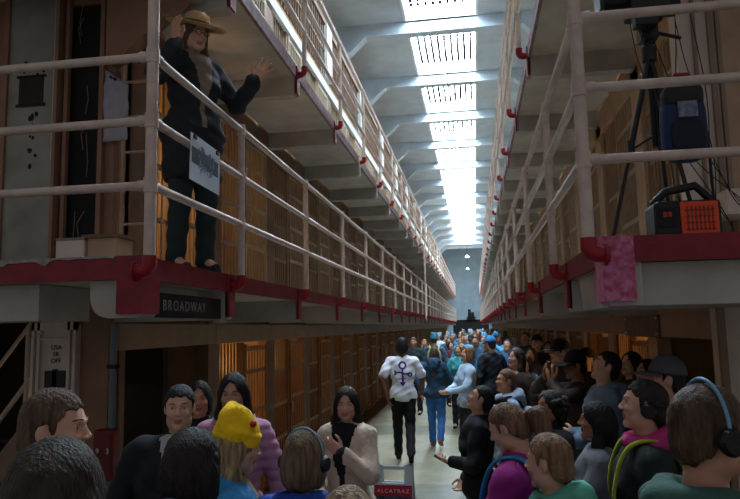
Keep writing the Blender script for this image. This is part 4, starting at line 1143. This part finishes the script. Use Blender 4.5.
cream = person('cream', 'woman in cream fleece jacket holding her collar, facing the aisle', -.86, 4.35, 172, 1.62, hair=('long', '#18110e'), top=('fleece', '#c9b7a4'), legs='#15161a', skin='fair', q='mid', fem=True, arms='chest', look=(-4, 12), inner='#15161a', wide=.92)
blo = person('blondlow', 'top of a sandy blond head at the bottom edge below the cream fleece', -.36, 1.82, 10, 1.57, hair=('mop', '#8a7257'), top=('jacket', '#39404c'), q='near', skin='fair', fem=True)

# back print of the white shirt: circle over an arrowed stem with a curled crossbar
M_PRINT = m_cloth('#3c1c86')
def print_fn(C, s):
    X, Y, Z = C[:, 0]/s, C[:, 1], C[:, 2]/s
    X = -X; cz = 1.335
    ring = np.abs(np.hypot(X, Z-cz-.02)-.045) < .014
    stem = (np.abs(X) < .011+.006*(Z < 1.2)) & (Z < cz-.02) & (Z > 1.07)
    bar = (np.abs(Z-1.245-.012*np.sin(X*30)) < .012) & (np.abs(X) < .115)
    hook = (np.abs(X-.105) < .014) & (np.abs(Z-1.255) < .035)
    curl = np.abs(np.hypot(X+.105, Z-1.225)-.024) < .011
    arrow = (Z < 1.12) & (Z > 1.06) & (np.abs(X) < (Z-1.055)*.75) 
    wing = (np.abs(Z-1.165) < .009) & (np.abs(X) < .05)
    return ((ring | stem | bar | hook | curl | arrow | wing) & (Y < 0)).astype(int)
tee = person('tshirt', 'man in white t-shirt with purple symbol walking away down the aisle', -1.12, 10.15, 6, 1.84, hair=('mop', '#0f0d10'), top=('tee', '#dfe3ee'), legs='#0d1017', shoes='#15161a', skin='brown', q='mid', arms='swing', walk=.85, topmats=([M_PRINT], print_fn))
bj = person('bluejkt', 'woman in dark blue jacket and jeans walking away beside the white t-shirt', -.70, 11.3, -6, 1.66, hair=('long', '#4b3628'), top=('jacket', '#26455f', 'hood', '#2b4f6c'), legs='#2f66a6', shoes='#7d5a4a', skin='light', q='far', fem=True, walk=.5, arms='swing')
tb = person('teal', 'person in teal beanie with pale backpack further up the aisle', -.98, 16, 0, 1.80, hair=('short', '#3a2a20'), top=('jacket', '#3d5a74'), legs='#20242c', skin='light', q='far', hat=('beanie', '#3e7f92'))
backpack(tb, 'pale grey and yellow backpack on the teal beanie wearer', '#a7ad86', '#c9c36e')
ld = person('leftdark', 'man in dark jacket facing camera behind the white t-shirt', -1.42, 15.4, 176, 1.77, hair=('short', '#3a2a1f'), top=('jacket', '#1d2a33'), legs='#14161a', skin='fair', q='far', arms='phone')
ws = person('whitesw', 'woman in pale blue sweater with shoulder-length hair looking up, hands raised', -.15, 9.8, 112, 1.70, hair=('bob', '#7a5a3a'), top=('sweater', '#a9c3de'), legs='#2c3138', shoes='#c9c9c9', skin='fair', q='mid', fem=True, look=(20, 0), arms='phone')
bc = person('bluecap', 'man in bright blue cap and dark coat beside the pale blue sweater', .24, 11, 40, 1.82, hair=('short', '#2b2320'), top=('coat', '#18202c'), legs='#14161c', skin='light', q='far', hat=('cap', '#3a86c8'))
ch = person('tealup', 'person in saturated blue jacket looking up at right of the blue cap', .56, 12.2, toward(.56, 12.2), 1.75, hair=('short', '#3a2a20'), top=('jacket', '#1b5a92'), legs='#1c2028', skin='fair', q='far', look=(22, 0))
person('boyteal', 'child in turquoise jacket below the blue jacket', .62, 11.6, toward(.6, 11.6), 1.40, hair=('short', '#2c211a'), top=('jacket', '#2f8f98'), skin='fair', q='far', look=(15, 0), childp=True)
gl = person('glasses', 'short-haired woman with glasses and pale sweater wearing a backpack', .24, 6.0, 105, 1.62, hair=('short', '#6d4a3b'), top=('sweater', '#9fb4d0', 'hood', '#a9bdd6'), legs='#22262e', skin='fair', q='mid', fem=True, glasses=True, look=(12, 0))
backpack(gl, 'pale backpack with dark straps on the short-haired woman', '#8fa3bd', '#1b1c22')
db = person('darkbrown', 'woman with long brown hair and brown leather jacket looking up', .43, 7.65, 128, 1.74, hair=('long', '#33211a'), top=('jacket', '#2d211f'), legs='#17181c', skin='fair', q='mid', fem=True, look=(14, 0), inner='#9eb0b4')
pw = person('phonewoman', 'woman in black jacket with tied dark hair gazing up, holding a phone', -.02, 5.05, 92, 1.57, hair=('pony', '#120e0e'), top=('jacket', '#13161e'), legs='#12151d', skin='fair', q='mid', fem=True, look=(28, 0), arms='lowphone')
phone(pw, 'L', 'dark smartphone held low by the woman in black jacket', rot=(.5, 0, radians(92)))
pt = person('ponytail', 'girl with light brown ponytail and shiny magenta jacket looking down', .17, 3.15, 68, 1.66, hair=('pony', '#6d503c'), top=('jacket', '#8e2378'), legs='#1c2433', skin='fair', q='near', fem=True, look=(-22, 0), arms='phone')
cu = person('curly', 'person with dark curly hair looking up between the ponytail and grey sweater', .45, 4.5, 118, 1.57, hair=('curly', '#1b1615'), top=('jacket', '#23262d'), skin='tan', q='mid', fem=True, look=(12, 0))
# rainbow tie-dye fabric
mr = bpy.data.materials.new('tie_dye_fabric'); mr.use_nodes = True; n_ = mr.node_tree.nodes; l_ = mr.node_tree.links
tcx = n_.new('ShaderNodeTexCoord'); wv = n_.new('ShaderNodeTexWave'); wv.inputs['Scale'].default_value = 2.6; wv.inputs['Distortion'].default_value = 4; wv.inputs['Detail'].default_value = 2
wv.bands_direction = 'DIAGONAL'; wv.wave_profile = 'SAW'
l_.new(tcx.outputs['Object'], wv.inputs['Vector']); cr = n_.new('ShaderNodeValToRGB'); l_.new(wv.outputs['Fac'], cr.inputs[0])
cols = ['#1b6fa8', '#1fa0a8', '#7a2a86', '#a83a62', '#b88a34', '#1b4f98']
while len(cr.color_ramp.elements) < 6: cr.color_ramp.elements.new(.5)
for i, c_ in enumerate(cols): cr.color_ramp.elements[i].position = i/5; cr.color_ramp.elements[i].color = (*lin(rgb(c_)), 1)
l_.new(cr.outputs[0], n_['Principled BSDF'].inputs['Base Color']); n_['Principled BSDF'].inputs['Roughness'].default_value = .7
bgn = person('boygreen', 'blond boy with mint green hood wearing a tie-dye backpack', .27, 2.72, 62, 1.57, hair=('short', '#7b5d44'), top=('jacket', '#2d4a6c', 'hood', '#4f9a82'), skin='fair', q='near', childp=True, topmats=([mr], lambda C, s: np.ones(len(C), int)))
backpack(bgn, 'rainbow tie-dye backpack on the boy with the green hood', '#1b6fa8', '#23262d', extra=mr)
backpack(pt, 'rainbow-strapped blue backpack on the girl in magenta', '#24507c', '#2b7fa8')
cpm = person('caphold', 'man in dark flat cap with warm-lit face near the right cell fronts', .83, 6.95, 112, 1.84, hair=('short', '#15110f'), top=('jacket', '#15161b'), skin='light', q='mid', hat=('cap', '#15151a'), look=(6, 0))
cmn = person('cameraman', 'person holding a phone up to their face by the right cells', .84, 5.95, 104, 1.76, hair=('short', '#1b1512'), top=('sweater', '#3a2c26'), skin='tan', q='mid', arms='camera', hat=('cap', '#16161b'))
phone(cmn, 'L', 'smartphone raised in both hands beside the grey sweater man', rot=(radians(90), 0, radians(104)))
gr = person('grey', 'man in grey-blue sweater with arms crossed gazing up to the left', .92, 5.2, 92, 1.80, hair=('short', '#15110f'), top=('hoodie', '#6a829e'), legs='#1c222c', skin='fair', q='mid', look=(24, 0), arms='crossed')
bh = person('blackhair', 'woman with long black hair and grey jacket holding her hands together', .62, 3.78, 84, 1.58, hair=('long', '#0e0c0e'), top=('jacket', '#6c7078'), skin='tan', q='near', fem=True, arms='phone', look=(8, 0))
ph_ = person('pinkhood', 'man with short dark hair and magenta hood over a dark jacket looking up', .72, 3.15, 84, 1.75, hair=('short', '#1d1613'), top=('jacket', '#14201f', 'hood', '#b0296f'), skin='fair', q='near', look=(10, 0))
backpack(ph_, 'grey backpack with lime-edged straps on the man with magenta hood', '#4b4a54', '#8f9a22')
cp = person('cap', 'man in grey baseball cap and navy jacket looking up at far right', 1.03, 3.98, 88, 1.80, hair=('short', '#1a1512'), top=('jacket', '#0f1524'), skin='fair', q='mid', hat=('cap', '#55555a'), look=(12, 0), beard='#2a211c')
hp_ = person('headphone', 'man in teal green hoodie with black headset seen from behind at the right edge', .59, 1.88, -72, 1.84, hair=('short', '#4a3728'), top=('hoodie', '#345a52'), skin='light', q='near')
headset(hp_, 'black headset with large ear cup on the man at the right edge', '#0b0b0d', '#5f93ad')
headset(ph_, 'black headset worn by the man with the magenta hood', behind=True)

# more of the crowd along the right side
EX = [('x1', 1.18, 7.6, 1.72, 'cap', '#1a1a20', '#1e2026', 'fem0'), ('x2', 1.36, 6.3, 1.74, None, '#16110f', '#2a2320', 'f'), ('x3', 1.05, 8.6, 1.80, 'cap', '#17171c', '#20232b', 'm'),
      ('x4', .60, 8.5, 1.62, None, '#2a1c15', '#3b3330', 'f'), ('x5', 1.2, 9.7, 1.78, None, '#1a1411', '#26282f', 'm'), ('x6', .80, 10.1, 1.66, None, '#3d2a1e', '#43392f', 'f'),
      ('x7', .62, 9.25, 1.60, None, '#54402f', '#3a5b74', 'f'), ('x8', .95, 10.8, 1.83, 'cap', '#14141a', '#1c2029', 'm'), ('x9', 1.36, 5.75, 1.70, None, '#120f0f', '#1b1d24', 'f'),
      ('x10', 1.25, 12.0, 1.70, None, '#241a15', '#2a2d34', 'f'), ('x11', .95, 13.2, 1.86, None, '#241a15', '#31404d', 'm'), ('x12', .25, 13.2, 1.72, None, '#54402f', '#35607c', 'f'),
      ('x13', .0, 14.2, 1.78, None, '#2b211b', '#274a66', 'm'), ('x14', -.35, 13.4, 1.62, None, '#6a4c33', '#3c9298', 'f'), ('x15', 1.3, 14.4, 1.76, 'cap', '#16161a', '#23262c', 'm')]
DES = {'x1': 'person in black cap and dark jacket against the right cell bars', 'x2': 'woman with dark hair in brown jacket behind the raised phone', 'x3': 'man in black cap standing behind the black-capped person by the cells', 'x4': 'woman with brown hair in taupe jacket behind the leather jacket',
       'x5': 'tall person in charcoal jacket along the right wall, midway', 'x6': 'woman in olive brown jacket in the middle of the right row', 'x7': 'woman in steel blue jacket behind the pale backpack', 'x8': 'tall man in black cap left of the midway charcoal jacket',
       'x9': 'person in near-black jacket in the shadow behind the grey sweater man', 'x10': 'woman in slate jacket behind the tall black-capped man', 'x11': 'very tall man in blue-grey jacket at back of the right row', 'x12': 'woman with light brown hair in blue jacket behind the blue cap',
       'x13': 'man in deep blue jacket just behind the blue cap', 'x14': 'person in turquoise jacket in mid aisle looking up', 'x15': 'person in dark cap furthest along the right row'}
for k_, X_, Y_, H_, ht, hc_, tc_, g_ in EX:
    f_ = g_ == 'f'
    person(k_, DES[k_], X_, Y_, toward(X_, Y_), H_, hair=(('long' if H_ > 1.65 else 'bob') if f_ else 'short', hc_), top=('jacket', tc_), legs='#1a1d24', skin=['fair', 'light', 'tan'][len(k_+hc_) % 3], q='far' if Y_ > 7 else 'mid', fem=f_, look=(16, 0), hat=('cap', ht and '#16161b') if ht else None, arms='pocket' if not f_ else 'phone')

# distant crowd: a few figures copied with their parts and given their own clothes
def recolor(root, kinds, m):
    for c in root.children:
        if any(c.name.startswith(k) for k in kinds):
            c.material_slots[0].link = 'OBJECT'; c.material_slots[0].material = m
VAR = []
for i, (f_, st_, kd, am, hz) in enumerate([(0, 'short', 'jacket', 'down', None), (1, 'long', 'jacket', 'phone', None), (0, 'short', 'coat', 'pocket', 'cap'), (1, 'bob', 'sweater', 'down', None), (0, 'short', 'hoodie', 'camera', None), (1, 'pony', 'puffer', 'pocket', None), (0, 'short', 'jacket', 'phone', 'beanie')]):
    VAR.append(person('v%d' % i, '', 0, 0, 0, 1.72, hair=(st_, '#2c211a'), top=(kd, '#26455f'), legs='#20242c', skin=['fair', 'light', 'tan', 'fair', 'brown', 'light', 'fair'][i], q='tiny', fem=bool(f_), look=(10, 0), arms=am, hat=(hz, '#33566f') if hz else None)['o'])
rnd = random.Random(11)
TOPS = [('pale blue', '#7fb0cf'), ('bright blue', '#2f78b0'), ('navy', '#1b2b45'), ('teal', '#2f8894'), ('grey', '#6a7680'), ('black', '#14161b'), ('sky blue', '#5aa3cc'), ('white', '#c4ccd4'), ('dark red', '#5c1f2a'), ('steel blue', '#3f6580')]
HAIRS = [('dark-haired', '#1c1512'), ('brown-haired', '#4a3425'), ('fair-haired', '#92765a'), ('grey-haired', '#7f8083')]
spots = []
tries = 0
while len(spots) < 62 and tries < 6000:
    tries += 1
    Y_ = 14.8+38*rnd.random()**1.25; X_ = rnd.uniform(-1.45 if Y_ > 17.5 else -.75, 1.35)
    if all((X_-a)**2+((Y_-b)*.8)**2 > .45**2 for a, b in spots) and math.hypot(X_+.98, Y_-16) > .7 and math.hypot(X_-1.3, Y_-14.4) > .6: spots.append((X_, Y_))
spots.sort(key=lambda p_: p_[1])
seen = {}
usedv = set()
for i, (X_, Y_) in enumerate(spots):
    v = rnd.randrange(len(VAR))
    if v in usedv: o = copy_tree(VAR[v])
    else: o = VAR[v]; usedv.add(v)
    o.location = (X_, Y_, 0); o.rotation_euler = (0, 0, radians(toward(X_, Y_)+rnd.uniform(-35, 35))); k = rnd.uniform(.93, 1.07); o.scale = (k, k, k)
    tn, tc_ = rnd.choice(TOPS); hn, hc_ = rnd.choice(HAIRS)
    recolor(o, ('jacket', 'coat', 'sweater', 'hoodie', 'puffer'), m_cloth(tc_)); recolor(o, ('hair',), m_hair(hc_)); 
    recolor(o, ('beanie', 'cap'), m_cloth(rnd.choice(['#3a86b8', '#1a1c22', '#8fa9bd'])))
    side = 'left edge' if X_ < -.5 else 'middle' if X_ < .5 else 'right edge'
    dist = 'near part' if Y_ < 20 else 'centre' if Y_ < 30 else 'rear' if Y_ < 40 else 'farthest end'
    base = '%s person in %s, %s of the distant crowd, %s' % (hn, tn, side, dist)
    seen[base] = seen.get(base, 0)+1
    if seen[base] > 1: base += ', the one further back' if seen[base] == 2 else ', furthest back of its kind'
    tag(o, base, 'person', 'distant crowd in the hall')
for v in range(len(VAR)):
    if v not in usedv:
        for c in list(VAR[v].children_recursive): bpy.data.objects.remove(c)
        bpy.data.objects.remove(VAR[v])
